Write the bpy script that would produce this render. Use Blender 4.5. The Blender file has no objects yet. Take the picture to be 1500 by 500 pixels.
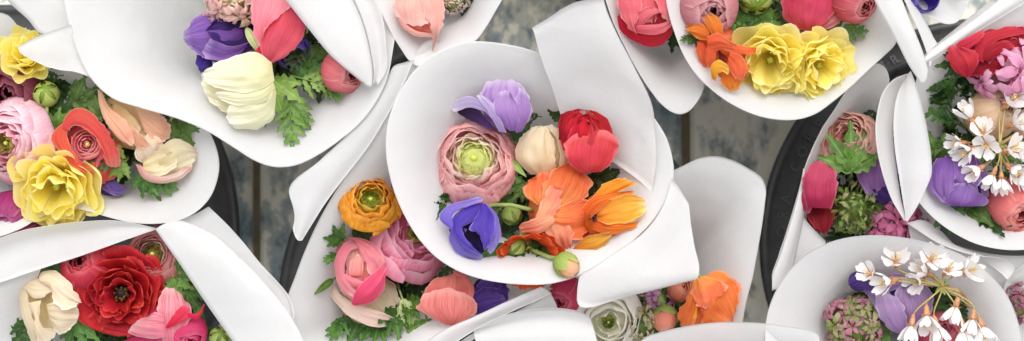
import bpy, bmesh, math, random
from math import sin, cos, pi, radians, sqrt, exp
from mathutils import Vector, Matrix, noise

# ------------------------------------------------------------------ basics
SC = bpy.context.scene
COL = SC.collection
S = 0.0005            # metres per unit at the flower plane
ZR = 0.40             # height of the flower plane above the boards
CAMD = 2500.0         # camera distance above the flower plane, in units
R8 = random.Random(8)

def W(x, y, h=0.0):
    """plan position (x right, y down, both measured at the flower plane) and height h -> world point"""
    k = (CAMD - h) / CAMD * S
    return Vector(((x - 750) * k, (250 - y) * k, ZR + h * S))

def hexc(s, f=1.0):
    s = s.lstrip('#')
    out = []
    for i in (0, 2, 4):
        c = int(s[i:i+2], 16) / 255
        out.append((c / 12.92 if c <= .04045 else ((c + .055) / 1.055) ** 2.4) * f)
    return tuple(out)

def tag(o, label=None, cat=None, group=None, kind=None):
    if label: o['label'] = label
    if cat: o['category'] = cat
    if group: o['group'] = group
    if kind: o['kind'] = kind
    return o

def empty(name, loc):
    o = bpy.data.objects.new(name, None)
    o.empty_display_size = .01
    o.location = loc
    COL.objects.link(o)
    return o

class MB:
    """collects faces (world coordinates) of one mesh"""
    def __init__(s):
        s.v = []; s.f = []; s.uv = []
    def grid(s, pts, nu, nv, closed=False, uvs=None):
        b = len(s.v)
        s.v += pts
        m = nu if closed else nu - 1
        for j in range(nv - 1):
            for i in range(m):
                i2 = (i + 1) % nu
                q = (j*nu+i, j*nu+i2, (j+1)*nu+i2, (j+1)*nu+i)
                s.f.append(tuple(b + t for t in q))
                if uvs: s.uv.append([uvs[t] for t in q])
                else: s.uv.append([((i+d)/max(1, m), (j+e)/(nv-1)) for d, e in ((0,0),(1,0),(1,1),(0,1))])
    def tube(s, pts, rad, n=7):
        b = []
        L = len(pts)
        if not hasattr(rad, '__len__'): rad = [rad]*L
        for k, p in enumerate(pts):
            t = (pts[min(k+1, L-1)] - pts[max(k-1, 0)]).normalized()
            a = t.cross(Vector((.3, .2, .93)))
            if a.length < 1e-4: a = t.cross(Vector((1, 0, 0)))
            a.normalize(); c = t.cross(a)
            for i in range(n):
                an = 2*pi*i/n
                b.append(p + (a*cos(an) + c*sin(an))*rad[k])
        s.grid(b, n, L, True)
    def ball(s, c, r, M=None, sx=1, sy=1, sz=1, n=10, m=7):
        b = []
        for j in range(m):
            t = pi*j/(m-1)
            for i in range(n):
                a = 2*pi*i/n
                p = Vector((r*sx*sin(t)*cos(a), r*sy*sin(t)*sin(a), r*sz*cos(t)))
                b.append(c + (M @ p if M else p))
        s.grid(b, n, m, True)
    def build(s, name, mat, parent=None, origin=None, smooth=True):
        off = Vector((0, 0, 0))
        if parent is not None:
            p = parent
            while p is not None:
                off += p.location; p = p.parent
        elif origin is not None:
            off = origin
        me = bpy.data.meshes.new(name)
        me.from_pydata([tuple(v - off) for v in s.v], [], s.f)
        uvl = me.uv_layers.new(name='UVMap')
        k = 0
        d = uvl.data
        for fu in s.uv:
            for u in fu:
                d[k].uv = u; k += 1
        if smooth:
            me.polygons.foreach_set('use_smooth', [True]*len(me.polygons))
        me.materials.append(mat)
        o = bpy.data.objects.new(name, me)
        COL.objects.link(o)
        if parent is not None: o.parent = parent
        elif origin is not None: o.location = origin
        return o

def cr(pts, n, closed=False):
    """Catmull-Rom through points (tuples of any length), n samples even along chord length"""
    pts = [tuple(p) for p in pts]
    N = len(pts)
    seg = N if closed else N - 1
    def at(i):
        if closed: return pts[i % N]
        if i < 0: return tuple(2*a - b for a, b in zip(pts[0], pts[1]))
        if i >= N: return tuple(2*a - b for a, b in zip(pts[-1], pts[-2]))
        return pts[i]
    dense = []
    for i in range(seg):
        p0, p1, p2, p3 = at(i-1), at(i), at(i+1), at(i+2)
        # centripetal-ish tension: limit tangents by neighbouring chord lengths
        d1 = max(1e-6, sqrt(sum((b-a)**2 for a, b in zip(p1, p2))))
        d0 = max(1e-6, sqrt(sum((b-a)**2 for a, b in zip(p0, p1))))
        d2 = max(1e-6, sqrt(sum((b-a)**2 for a, b in zip(p2, p3))))
        m1 = [((c-b)/d1*d0 + (b-a)/d0*d1)/(d0+d1)*d1 for a, b, c in zip(p0, p1, p2)]
        m2 = [((c-b)/d2*d1 + (b-a)/d1*d2)/(d1+d2)*d1 for a, b, c in zip(p1, p2, p3)]
        for k in range(10):
            t = k/10
            h00 = 2*t**3-3*t*t+1; h10 = t**3-2*t*t+t; h01 = -2*t**3+3*t*t; h11 = t**3-t*t
            dense.append(tuple(h00*a+h10*m+h01*b+h11*q for a, m, b, q in zip(p1, m1, p2, m2)))
    dense.append(pts[0] if closed else pts[-1])
    acc = [0]
    for a, b in zip(dense, dense[1:]):
        acc.append(acc[-1] + sqrt(sum((x-y)**2 for x, y in zip(a, b))))
    tot = acc[-1] or 1
    out = []; k = 0
    m = n if closed else n - 1
    for i in range(n):
        t = tot*i/m
        while k < len(acc)-2 and acc[k+1] < t: k += 1
        f = (t-acc[k])/max(1e-9, acc[k+1]-acc[k])
        out.append(tuple(a+(b-a)*f for a, b in zip(dense[k], dense[k+1])))
    return out

def spl(ctrl, v):
    N = len(ctrl)-1
    x = min(max(v, 0), .9999)*N
    i = int(x); t = x-i
    g = lambda q: ctrl[q] if 0 <= q <= N else (tuple(2*a-b for a, b in zip(ctrl[0], ctrl[1])) if q < 0 else tuple(2*a-b for a, b in zip(ctrl[N], ctrl[N-1])))
    p0, p1, p2, p3 = g(i-1), g(i), g(i+1), g(i+2)
    return tuple(.5*(2*b+(c-a)*t+(2*a-5*b+4*c-d)*t*t+(3*b-a-3*c+d)*t**3) for a, b, c, d in zip(p0, p1, p2, p3))

# ------------------------------------------------------------------ materials
def newmat(name):
    m = bpy.data.materials.new(name); m.use_nodes = True
    nt = m.node_tree; nt.nodes.clear()
    return m, nt, nt.nodes.new, nt.links.new

def ramp(N, stops):
    r = N('ShaderNodeValToRGB'); e = r.color_ramp.elements
    while len(e) < len(stops): e.new(.5)
    for q, (p, c) in zip(e, stops):
        q.position = p; q.color = (*c, 1) if len(c) == 3 else c
    return r

def mixc(N, L, fac, a, b, mode='MIX'):
    m = N('ShaderNodeMix'); m.data_type = 'RGBA'; m.blend_type = mode
    for sock, val in ((m.inputs[0], fac), (m.inputs[6], a), (m.inputs[7], b)):
        if hasattr(val, 'is_linked'): L(val, sock)
        elif isinstance(val, (int, float)): sock.default_value = val
        else: sock.default_value = (*val, 1)
    return m.outputs[2]

_pm = {}
def petal_mat(base, mid, tip, edge=None, vein=None, vs=.35, trans=.40, rough=.55):
    """petal: colour runs base > mid > tip, a paler margin, fine lengthwise veins"""
    key = (base, mid, tip, edge, vein, vs, trans, rough)
    if key in _pm: return _pm[key]
    m, nt, N, L = newmat('petal'); _pm[key] = m
    hexc = lambda s: tuple(q**.86 for q in globals()['hexc'](s))
    uv = N('ShaderNodeUVMap'); uv.uv_map = 'UVMap'
    sp = N('ShaderNodeSeparateXYZ'); L(uv.outputs[0], sp.inputs[0])
    oi = N('ShaderNodeObjectInfo')
    tc = N('ShaderNodeTexCoord')
    # warped length coordinate
    bl = N('ShaderNodeTexNoise'); bl.inputs['Scale'].default_value = 60; bl.inputs['Detail'].default_value = 3
    L(tc.outputs['Object'], bl.inputs['Vector'])
    ma = N('ShaderNodeMath'); ma.operation = 'MULTIPLY_ADD'; ma.inputs[1].default_value = .35; L(bl.outputs[0], ma.inputs[0])
    ms = N('ShaderNodeMath'); ms.operation = 'SUBTRACT'; L(sp.outputs[1], ms.inputs[0]); ms.inputs[1].default_value = .175
    L(ms.outputs[0], ma.inputs[2])
    rp = ramp(N, [(0, hexc(base)), (.55, hexc(mid)), (1, hexc(tip))]); L(ma.outputs[0], rp.inputs[0])
    c = rp.outputs[0]
    # veins
    mp = N('ShaderNodeMapping'); mp.inputs['Scale'].default_value = (34, 1.6, 1); L(uv.outputs[0], mp.inputs[0])
    ad = N('ShaderNodeVectorMath'); ad.operation = 'ADD'; L(mp.outputs[0], ad.inputs[0])
    cmb = N('ShaderNodeCombineXYZ'); mm = N('ShaderNodeMath'); mm.operation = 'MULTIPLY'; mm.inputs[1].default_value = 40
    L(oi.outputs['Random'], mm.inputs[0]); L(mm.outputs[0], cmb.inputs[0]); L(mm.outputs[0], cmb.inputs[2]); L(cmb.outputs[0], ad.inputs[1])
    vn = N('ShaderNodeTexNoise'); vn.inputs['Scale'].default_value = 1; vn.inputs['Detail'].default_value = 4; vn.inputs['Roughness'].default_value = .65
    L(ad.outputs[0], vn.inputs['Vector'])
    vr = ramp(N, [(.42, (0, 0, 0)), (.68, (1, 1, 1))]); L(vn.outputs[0], vr.inputs[0])
    vm = N('ShaderNodeMath'); vm.operation = 'MULTIPLY'; vm.inputs[1].default_value = min(1, vs*1.35); L(vr.outputs[0], vm.inputs[0])
    vcol = hexc(vein) if vein else tuple(x*.62 for x in hexc(mid))
    c = mixc(N, L, vm.outputs[0], c, vcol)
    if edge:
        a1 = N('ShaderNodeMath'); a1.operation = 'MULTIPLY_ADD'; a1.inputs[1].default_value = 2; a1.inputs[2].default_value = -1; L(sp.outputs[0], a1.inputs[0])
        a2 = N('ShaderNodeMath'); a2.operation = 'ABSOLUTE'; L(a1.outputs[0], a2.inputs[0])
        uv2 = N('ShaderNodeMath'); uv2.operation = 'MAXIMUM'; L(a2.outputs[0], uv2.inputs[0])
        vv = N('ShaderNodeMath'); vv.operation = 'POWER'; L(sp.outputs[1], vv.inputs[0]); vv.inputs[1].default_value = .8; L(vv.outputs[0], uv2.inputs[1])
        er = ramp(N, [(.88, (0, 0, 0)), (1.0, (.7, .7, .7))]); L(uv2.outputs[0], er.inputs[0])
        c = mixc(N, L, er.outputs[0], c, hexc(edge))
    hs = N('ShaderNodeHueSaturation'); L(c, hs.inputs['Color'])
    mr = N('ShaderNodeMapRange'); mr.inputs[3].default_value = .9; mr.inputs[4].default_value = 1.08; L(oi.outputs['Random'], mr.inputs[0]); L(mr.outputs[0], hs.inputs['Value'])
    mh = N('ShaderNodeMapRange'); mh.inputs[3].default_value = .49; mh.inputs[4].default_value = .51; L(bl.outputs[0], mh.inputs[0]); L(mh.outputs[0], hs.inputs['Hue'])
    bs = N('ShaderNodeBsdfPrincipled'); L(hs.outputs[0], bs.inputs['Base Color'])
    bs.inputs['Roughness'].default_value = rough; bs.inputs['Specular IOR Level'].default_value = .2
    bs.inputs['Sheen Weight'].default_value = 0
    tr = N('ShaderNodeBsdfTranslucent'); L(hs.outputs[0], tr.inputs[0])
    mx = N('ShaderNodeMixShader'); mx.inputs[0].default_value = trans
    L(bs.outputs[0], mx.inputs[1]); L(tr.outputs[0], mx.inputs[2])
    bp = N('ShaderNodeBump'); bp.inputs['Strength'].default_value = .6; bp.inputs['Distance'].default_value = .0007; L(vn.outputs[0], bp.inputs['Height'])
    L(bp.outputs[0], bs.inputs['Normal']); L(bp.outputs[0], tr.inputs['Normal'])
    o = N('ShaderNodeOutputMaterial'); L(mx.outputs[0], o.inputs[0])
    return m

_lm = {}
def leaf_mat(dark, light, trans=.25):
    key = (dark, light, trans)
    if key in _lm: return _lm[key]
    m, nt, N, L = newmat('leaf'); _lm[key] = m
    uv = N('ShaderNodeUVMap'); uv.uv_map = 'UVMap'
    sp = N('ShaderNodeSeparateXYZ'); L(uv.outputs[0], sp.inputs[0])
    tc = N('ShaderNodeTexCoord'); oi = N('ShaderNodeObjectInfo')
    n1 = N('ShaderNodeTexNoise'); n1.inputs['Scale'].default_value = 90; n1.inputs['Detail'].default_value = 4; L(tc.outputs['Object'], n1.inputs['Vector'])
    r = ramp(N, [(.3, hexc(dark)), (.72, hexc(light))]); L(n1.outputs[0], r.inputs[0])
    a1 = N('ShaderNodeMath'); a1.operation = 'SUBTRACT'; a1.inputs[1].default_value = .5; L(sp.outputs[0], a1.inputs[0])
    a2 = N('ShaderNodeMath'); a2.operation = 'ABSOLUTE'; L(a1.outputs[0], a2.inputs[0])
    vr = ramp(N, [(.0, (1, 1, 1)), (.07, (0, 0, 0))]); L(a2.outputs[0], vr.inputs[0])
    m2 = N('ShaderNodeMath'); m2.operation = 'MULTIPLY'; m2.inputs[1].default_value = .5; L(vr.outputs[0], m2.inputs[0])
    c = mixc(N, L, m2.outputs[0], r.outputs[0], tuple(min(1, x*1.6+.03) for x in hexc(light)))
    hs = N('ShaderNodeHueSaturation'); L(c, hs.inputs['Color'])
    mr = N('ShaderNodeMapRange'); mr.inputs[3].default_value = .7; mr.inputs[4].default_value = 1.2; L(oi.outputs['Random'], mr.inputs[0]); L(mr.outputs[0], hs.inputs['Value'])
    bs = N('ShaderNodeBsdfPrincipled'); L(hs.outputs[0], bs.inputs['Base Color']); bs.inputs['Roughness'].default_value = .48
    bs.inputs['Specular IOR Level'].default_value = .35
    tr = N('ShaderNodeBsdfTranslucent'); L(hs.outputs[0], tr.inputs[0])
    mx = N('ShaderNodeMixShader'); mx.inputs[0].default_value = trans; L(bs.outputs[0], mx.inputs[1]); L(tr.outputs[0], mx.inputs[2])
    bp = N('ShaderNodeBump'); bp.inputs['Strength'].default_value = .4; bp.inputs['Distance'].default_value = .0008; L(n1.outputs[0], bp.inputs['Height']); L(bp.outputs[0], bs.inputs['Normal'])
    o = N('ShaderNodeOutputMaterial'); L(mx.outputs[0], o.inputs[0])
    return m

def plain_mat(name, col, rough=.5, var=.2, scale=120, trans=0, bump=.3):
    m, nt, N, L = newmat(name)
    tc = N('ShaderNodeTexCoord')
    n1 = N('ShaderNodeTexNoise'); n1.inputs['Scale'].default_value = scale; n1.inputs['Detail'].default_value = 4; L(tc.outputs['Object'], n1.inputs['Vector'])
    r = ramp(N, [(.3, tuple(x*(1-var) for x in col)), (.7, tuple(min(1, x*(1+var)) for x in col))]); L(n1.outputs[0], r.inputs[0])
    bs = N('ShaderNodeBsdfPrincipled'); L(r.outputs[0], bs.inputs['Base Color']); bs.inputs['Roughness'].default_value = rough
    bp = N('ShaderNodeBump'); bp.inputs['Strength'].default_value = bump; bp.inputs['Distance'].default_value = .0006; L(n1.outputs[0], bp.inputs['Height']); L(bp.outputs[0], bs.inputs['Normal'])
    out = bs.outputs[0]
    if trans:
        tr = N('ShaderNodeBsdfTranslucent'); L(r.outputs[0], tr.inputs[0])
        mx = N('ShaderNodeMixShader'); mx.inputs[0].default_value = trans; L(out, mx.inputs[1]); L(tr.outputs[0], mx.inputs[2]); out = mx.outputs[0]
    o = N('ShaderNodeOutputMaterial'); L(out, o.inputs[0])
    return m

def paper_material():
    m, nt, N, L = newmat('white_paper')
    tc = N('ShaderNodeTexCoord')
    n1 = N('ShaderNodeTexNoise'); n1.inputs['Scale'].default_value = 22; n1.inputs['Detail'].default_value = 5; L(tc.outputs['Object'], n1.inputs['Vector'])
    n2 = N('ShaderNodeTexNoise'); n2.inputs['Scale'].default_value = 900; n2.inputs['Detail'].default_value = 3; L(tc.outputs['Object'], n2.inputs['Vector'])
    r = ramp(N, [(.3, (.70, .698, .694)), (.7, (.77, .768, .764))]); L(n1.outputs[0], r.inputs[0])
    fr = ramp(N, [(.35, (.95, .95, .95)), (.65, (1, 1, 1))]); L(n2.outputs[0], fr.inputs[0])
    c = mixc(N, L, 1.0, r.outputs[0], fr.outputs[0], 'MULTIPLY')
    bs = N('ShaderNodeBsdfPrincipled'); L(c, bs.inputs['Base Color']); bs.inputs['Roughness'].default_value = .62
    bs.inputs['Specular IOR Level'].default_value = .25
    b1 = N('ShaderNodeBump'); b1.inputs['Strength'].default_value = .6; b1.inputs['Distance'].default_value = .0034
    wv = N('ShaderNodeMix'); wv.data_type = 'VECTOR'; wv.inputs[0].default_value = .06; L(tc.outputs['Object'], wv.inputs[4]); L(n1.outputs[1], wv.inputs[5])
    vo = N('ShaderNodeTexVoronoi'); vo.feature = 'F1'; vo.inputs['Scale'].default_value = 15; L(wv.outputs[1], vo.inputs['Vector'])
    cp = N('ShaderNodeMapping'); cp.inputs['Scale'].default_value = (5, 2.2, 3); cp.inputs['Rotation'].default_value = (.3, .2, .6); L(tc.outputs['Object'], cp.inputs[0])
    ve = N('ShaderNodeTexVoronoi'); ve.feature = 'DISTANCE_TO_EDGE'; ve.inputs['Scale'].default_value = 2.3; L(cp.outputs[0], ve.inputs['Vector'])
    er = ramp(N, [(0, (0, 0, 0)), (.05, (1, 1, 1))]); L(ve.outputs['Distance'], er.inputs[0])
    hm = N('ShaderNodeMath'); hm.operation = 'MULTIPLY_ADD'; hm.inputs[1].default_value = .055; L(er.outputs[0], hm.inputs[0]); L(vo.outputs['Distance'], hm.inputs[2])
    L(hm.outputs[0], b1.inputs['Height'])
    b2 = N('ShaderNodeBump'); b2.inputs['Strength'].default_value = .25; b2.inputs['Distance'].default_value = .0002; L(n2.outputs[0], b2.inputs['Height']); L(b1.outputs[0], b2.inputs['Normal'])
    L(b2.outputs[0], bs.inputs['Normal'])
    tr = N('ShaderNodeBsdfTranslucent'); tr.inputs[0].default_value = (.84, .83, .82, 1)
    mx = N('ShaderNodeMixShader'); mx.inputs[0].default_value = .34; L(bs.outputs[0], mx.inputs[1]); L(tr.outputs[0], mx.inputs[2])
    o = N('ShaderNodeOutputMaterial'); L(mx.outputs[0], o.inputs[0])
    return m
PAPER = paper_material()

def board_material():
    m, nt, N, L = newmat('weathered_paint')
    tc = N('ShaderNodeTexCoord')
    def nz(scale, detail, sc=(1, 1, 1), rough=.6):
        mp = N('ShaderNodeMapping'); mp.inputs['Scale'].default_value = sc; L(tc.outputs['Object'], mp.inputs[0])
        n = N('ShaderNodeTexNoise'); n.inputs['Scale'].default_value = scale; n.inputs['Detail'].default_value = detail; n.inputs['Roughness'].default_value = rough
        L(mp.outputs[0], n.inputs['Vector']); return n.outputs[0]
    big = nz(5.5, 3)
    mid = nz(52, 8, (1, .6, 1), .66)
    fine = nz(130, 6, (1, .16, 1), .7)
    r1 = ramp(N, [(.40, hexc('#93a2aa')), (.5, hexc('#b6bcb4')), (.60, hexc('#dcd8c6'))]); L(big, r1.inputs[0])
    pr = ramp(N, [(.50, (0, 0, 0)), (.56, (1, 1, 1))]); L(mid, pr.inputs[0])
    c = mixc(N, L, pr.outputs[0], r1.outputs[0], hexc('#f0ead8'))
    br = ramp(N, [(.38, (1, 1, 1)), (.45, (0, 0, 0))]); L(mid, br.inputs[0])
    c = mixc(N, L, br.outputs[0], c, hexc('#78868a'))
    fr = ramp(N, [(.56, (0, 0, 0)), (.72, (1, 1, 1))]); L(fine, fr.inputs[0])
    fm = N('ShaderNodeMath'); fm.operation = 'MULTIPLY'; fm.inputs[1].default_value = .4; L(fr.outputs[0], fm.inputs[0])
    c = mixc(N, L, fm.outputs[0], c, hexc('#9c978a'))
    sx = N('ShaderNodeSeparateXYZ'); L(tc.outputs['Object'], sx.inputs[0])
    gt = N('ShaderNodeMath'); gt.operation = 'GREATER_THAN'; gt.inputs[1].default_value = .152; L(sx.outputs[0], gt.inputs[0])
    gm = N('ShaderNodeMath'); gm.operation = 'MULTIPLY'; L(gt.outputs[0], gm.inputs[0])
    gr = ramp(N, [(.42, (.15, .15, .15)), (.52, (.8, .8, .8))]); L(mid, gr.inputs[0]); L(gr.outputs[0], gm.inputs[1])
    c = mixc(N, L, gm.outputs[0], c, hexc('#f4efde'))
    bs = N('ShaderNodeBsdfPrincipled'); L(c, bs.inputs['Base Color']); bs.inputs['Roughness'].default_value = .75
    bp = N('ShaderNodeBump'); bp.inputs['Strength'].default_value = .5; bp.inputs['Distance'].default_value = .002; L(fine, bp.inputs['Height']); L(bp.outputs[0], bs.inputs['Normal'])
    o = N('ShaderNodeOutputMaterial'); L(bs.outputs[0], o.inputs[0])
    return m

ANTHER = plain_mat('anther', hexc('#e2c58a'), .5, .25, 400)
STEM = plain_mat('green_stem', hexc('#8f9f55'), .5, .2, 150, .15)
STEMB = plain_mat('brown_stem', hexc('#b9905f'), .5, .2, 150, .15)
DARKC = plain_mat('dark_centre', hexc('#2a1a20'), .6, .4, 400)
BROWNC = plain_mat('brown_centre', hexc('#5a4a1e'), .6, .5, 500)
YELC = plain_mat('yellow_stamen', hexc('#e3bf4a'), .5, .25, 400)
GREENC = plain_mat('green_button', hexc('#b3bc4a'), .5, .3, 500)

# ------------------------------------------------------------------ paper wraps
WRAPS = {}
def surf(key, x, y):
    """height of the paper of cone `key` under plan point (x, y), None outside it"""
    w = WRAPS[key]
    if not w.get('rim'): return None
    ax, ay, ah = w['apex']; dx, dy = x-ax, y-ay
    if abs(dx)+abs(dy) < 1e-3: return ah
    rim = w['rim']; best = None
    for p, q in zip(rim, rim[1:]+rim[:1]):
        ex, ey = q[0]-p[0], q[1]-p[1]
        det = dx*ey-dy*ex
        if abs(det) < 1e-9: continue
        t = ((p[0]-ax)*ey-(p[1]-ay)*ex)/det
        s = ((p[0]-ax)*dy-(p[1]-ay)*dx)/det
        if t > 0 and 0 <= s <= 1 and (best is None or t < best[0]): best = (t, p[2]+(q[2]-p[2])*s)
    if best is None or best[0] < 1: return None
    f = 1-1/best[0]; D = best[1]-ah
    return best[1]-(w['a']*f+(D-w['a'])*f**w['e'])

def sheet_mesh(name, parent, rows, nu=48, nv=None, closed=False, seed=0, amp=1.3, thick=.9, vres=True):
    """loft one paper sheet through curves given as (x, y, h) lists"""
    rows = [cr(r, nu, closed) for r in rows]
    nv = nv or max(6, 4*(len(rows)-1)+1)
    if vres:
        cols = [cr([r[i] for r in rows], nv) for i in range(nu)]
        rows = [[cols[i][j] for i in range(nu)] for j in range(nv)]
    pts = []
    for j, r in enumerate(rows):
        for p in r:
            q = noise.noise(Vector((p[0]*.012+seed*7.1, p[1]*.012, p[2]*.01)))*amp*1.6 + noise.noise(Vector((p[0]*.04+seed, p[1]*.04, 3)))*amp*.35
            pts.append(W(p[0]+q*.5, p[1]+q*.4, p[2]+q))
    mb = MB(); mb.grid(pts, nu, len(rows), closed)
    o = mb.build(name, PAPER, parent)
    md = o.modifiers.new('thickness', 'SOLIDIFY'); md.thickness = .55*S; md.offset = 0; md.use_rim_only = True
    return o

def cone_rows(rim, apex, e, a, nu, closed, last=.96):
    rim = cr(rim, nu, closed)
    rows = []
    for f in (0, .015, .04, .07, .11, .16, .22, .29, .37, .46, .56, .67, .78, .88, last):
        row = []
        for x, y, h in rim:
            D = h - apex[2]
            row.append((x+(apex[0]-x)*f, y+(apex[1]-y)*f, h-(a*f+(D-a)*f**e)))
        rows.append(row)
    return rows

def wrap(key, label, apex, rim, e=3.0, a=70, closed=True, flaps=(), nu=140, seed=0, amp=1.5):
    root = empty('paper_cone', W(apex[0], apex[1], apex[2]-20))
    tag(root, label, 'paper wrap', 'white paper cones wrapped around the bouquets')
    WRAPS[key] = dict(apex=apex, root=root, e=e, a=a, rim=cr(rim, 90, closed) if rim else None)
    if rim:
        rows = cone_rows(rim, apex, e, a, nu, closed)
        pts = []
        rf = random.Random(seed*31+5); folds = []; k = 0
        while k < nu-4:
            folds.append((k, rf.uniform(-1, 1))); k += rf.randint(5, 17)
        folds.append((nu, folds[0][1]))
        def fold(i, sh):
            i = min(max(0, i+sh), nu-.01)
            for (k0, v0), (k1, v1) in zip(folds, folds[1:]):
                if k0 <= i <= k1: return v0+(v1-v0)*(i-k0)/(k1-k0)
            return 0
        for j, r in enumerate(rows):
            amt = (1.0, 1.8, 3.0, 4.2, 5.0, 5.6, 6, 6, 5, 5, 4, 4, 3, 1, 0)[j]
            for i, p in enumerate(r):
                fo = fold(i, .35*j)*amt
                p = (p[0]+(p[0]-apex[0])*.006*fo, p[1]+(p[1]-apex[1])*.006*fo, p[2]+fo*.8)
                q = noise.noise(Vector((p[0]*.010+seed*7.1, p[1]*.010, p[2]*.006)))*amp*1.2 + noise.noise(Vector((p[0]*.035+seed, p[1]*.035, 3)))*amp*.45
                pts.append(W(p[0]+q*.5, p[1]+q*.3, p[2]+q))
        mb = MB(); mb.grid(pts, nu, len(rows), closed)
        o = mb.build('cone_sheet', PAPER, root)
        md = o.modifiers.new('thickness', 'SOLIDIFY'); md.thickness = .55*S; md.offset = 0; md.use_rim_only = True
    for k, fl in enumerate(flaps):
        sheet_mesh('paper_flap', root, fl, seed=seed*3+k)
    return root

# ------------------------------------------------------------------ petals and flowers
def rot(dirdeg, tilt, spin=0):
    return Matrix.Rotation(radians(dirdeg), 3, 'Z') @ Matrix.Rotation(radians(tilt), 3, 'Y') @ Matrix.Rotation(radians(spin-dirdeg), 3, 'Z')

def petal_pts(ctrl, half, phi, rnd, nu=9, nv=11, edge=0., ruf=0., rf=3., tc=.22, tp=2.6, notch=0., lean=0., wob=.05, wid='r', fold=0.):
    ph = rnd.uniform(0, 6.28); ph2 = rnd.uniform(0, 6.28); sd = rnd.uniform(0, 100)
    pts = []; uvs = []
    Rz = Matrix.Rotation(phi, 3, 'Z'); Ry = Matrix.Rotation(lean, 3, 'Y')
    for j in range(nv):
        v0 = j/(nv-1)
        for i in range(nu):
            u = -1+2*i/(nu-1)
            V = v0*(1-tc*abs(u)**tp-notch*exp(-(u/.2)**2)*v0)
            r, z = spl(ctrl, V)
            if wid == 'r': w = min(1, .5+1.2*V)
            elif wid == 's': w = .55+.45*sin(pi*min(1, V*1.05))
            else: w = 1
            az = u*half*w
            rr = r*(1+edge*u*u) + fold*u*u*V
            if ruf:
                q = V*V*ruf
                rr += q*.75*sin(rf*pi*u+ph); z += q*cos(rf*.9*pi*u+ph2)
            n1 = noise.noise(Vector((u*1.3+sd, V*1.7, sd*.7)))*wob*(.3+V)
            n2 = noise.noise(Vector((u*2.6+sd, V*2.6+9, sd*.3)))*wob*.5*(.3+V)
            rr += n1+n2*.5; z += n2
            p = Ry @ Vector((rr*cos(az), rr*sin(az), z))
            pts.append(Rz @ p); uvs.append((i/(nu-1), V))
    return pts, uvs, nu, nv

SINK = dict(D=-32, B=-16, A=-22, H=-26, J=-26, L=-26, E=-14, C=-12, F=-12, N=-8, O=-10, K=-4, I=0, M=0)   # how deep each bunch sits in its cone
LOW = {(20, 318), (1200, 324), (1199, 272), (160, 272), (1254, 412), (716, 428), (822, 430), (572, 258)}   # blooms tucked under a fold of paper

class Flower:
    def __init__(s, wrapkey, x, y, h, R, d, t, label, name, cat, group, seed=None, spin=0, stem=True, sq=1.0):
        h += SINK[wrapkey]
        need = [surf(wrapkey, x+.8*R*cos(k*pi/4), y+.8*R*sin(k*pi/4)) for k in range(8)]
        need = [q for q in need if q is not None]
        if need and (x, y) not in LOW: h = min(h+60, max(h, max(need)+.05*R))
        s.c = W(x, y, h); s.R = R*S; s.h = h
        s.M = rot(d, t, spin)
        s.rnd = random.Random(seed if seed is not None else int(x*7+y*13))
        s.root = empty(name, s.c)
        tag(s.root, label, cat, group)
        s.wk = wrapkey; s.sq = sq
        if stem: s.stem(stem if isinstance(stem, list) else None)
    def T(s, p): return s.c + s.M @ Vector((p.x, p.y, p.z*s.sq))*s.R
    def stem(s, via=None, r=3.2, mat=None, base=-.7):
        ax = s.M @ Vector((0, 0, 1))
        b = s.c + ax*s.R*base*s.sq
        ap = WRAPS[s.wk]['apex']
        A = W(ap[0]+s.rnd.uniform(-6, 6), ap[1]+s.rnd.uniform(-6, 6), ap[2]+30)
        if via:
            P = [b, *[W(*q) for q in via], A]
            pts = [Vector(q) for q in cr(P, 22)]
        else:
            c1 = b - ax*.03; c2 = A + Vector((0, 0, .06))
            pts = []
            for k in range(14):
                q = k/13
                pts.append(b*(1-q)**3+c1*3*q*(1-q)**2+c2*3*q*q*(1-q)+A*q**3)
        mb = MB(); mb.tube(pts, r*S); mb.build('stem', mat or STEM, s.root)
    def petal(s, mat, ctrl, half, phi, name='petal', mb=None, scale=1.0, off=None, **kw):
        pts, uvs, nu, nv = petal_pts(ctrl, half, phi, s.rnd, **kw)
        if scale != 1.0 or off is not None:
            pts = [p*scale+(off or Vector((0, 0, 0))) for p in pts]
        own = mb is None
        mb = mb or MB()
        mb.grid([s.T(p) for p in pts], nu, nv, False, uvs)
        if own: return mb.build(name, mat, s.root)
    def centre(s, mat, r=.12, z=0., name='flower_centre', stamens=0, smat=None, sl=.3, szz=.7):
        mb = MB(); mb.ball(s.T(Vector((0, 0, z))), r*s.R, s.M, 1, 1, szz)
        o = mb.build(name, mat, s.root)
        if stamens:
            mb = MB()
            for k in range(stamens):
                a = s.rnd.uniform(0, 6.28); rr = s.rnd.uniform(.5, 1)*sl
                p0 = Vector((r*.7*cos(a), r*.7*sin(a), z)); p1 = Vector((rr*cos(a), rr*sin(a), z+sl*s.rnd.uniform(.4, .9)))
                mb.tube([s.T(p0), s.T(p0.lerp(p1, .5)+Vector((0, 0, .03))), s.T(p1)], .012*s.R, 4)
                mb.ball(s.T(p1), .035*s.R, None, n=6, m=4)
            mb.build('stamens', smat or DARKC, s.root)
        return o

G = {'w': 'small orange flowers with curled petals', 'r': 'ranunculus blooms in the paper cones', 'a': 'anemone blooms in the paper cones', 'p': 'orange poppies in the paper cones',
     'y': 'ruffled yellow blooms in the paper cones', 'h': 'clustered floret spikes in the paper cones', 'b': 'closed flower buds in the paper cones',
     'c': 'white blossom sprigs in the paper cones', 'l': 'green leaf sprigs in the paper cones'}

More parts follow.
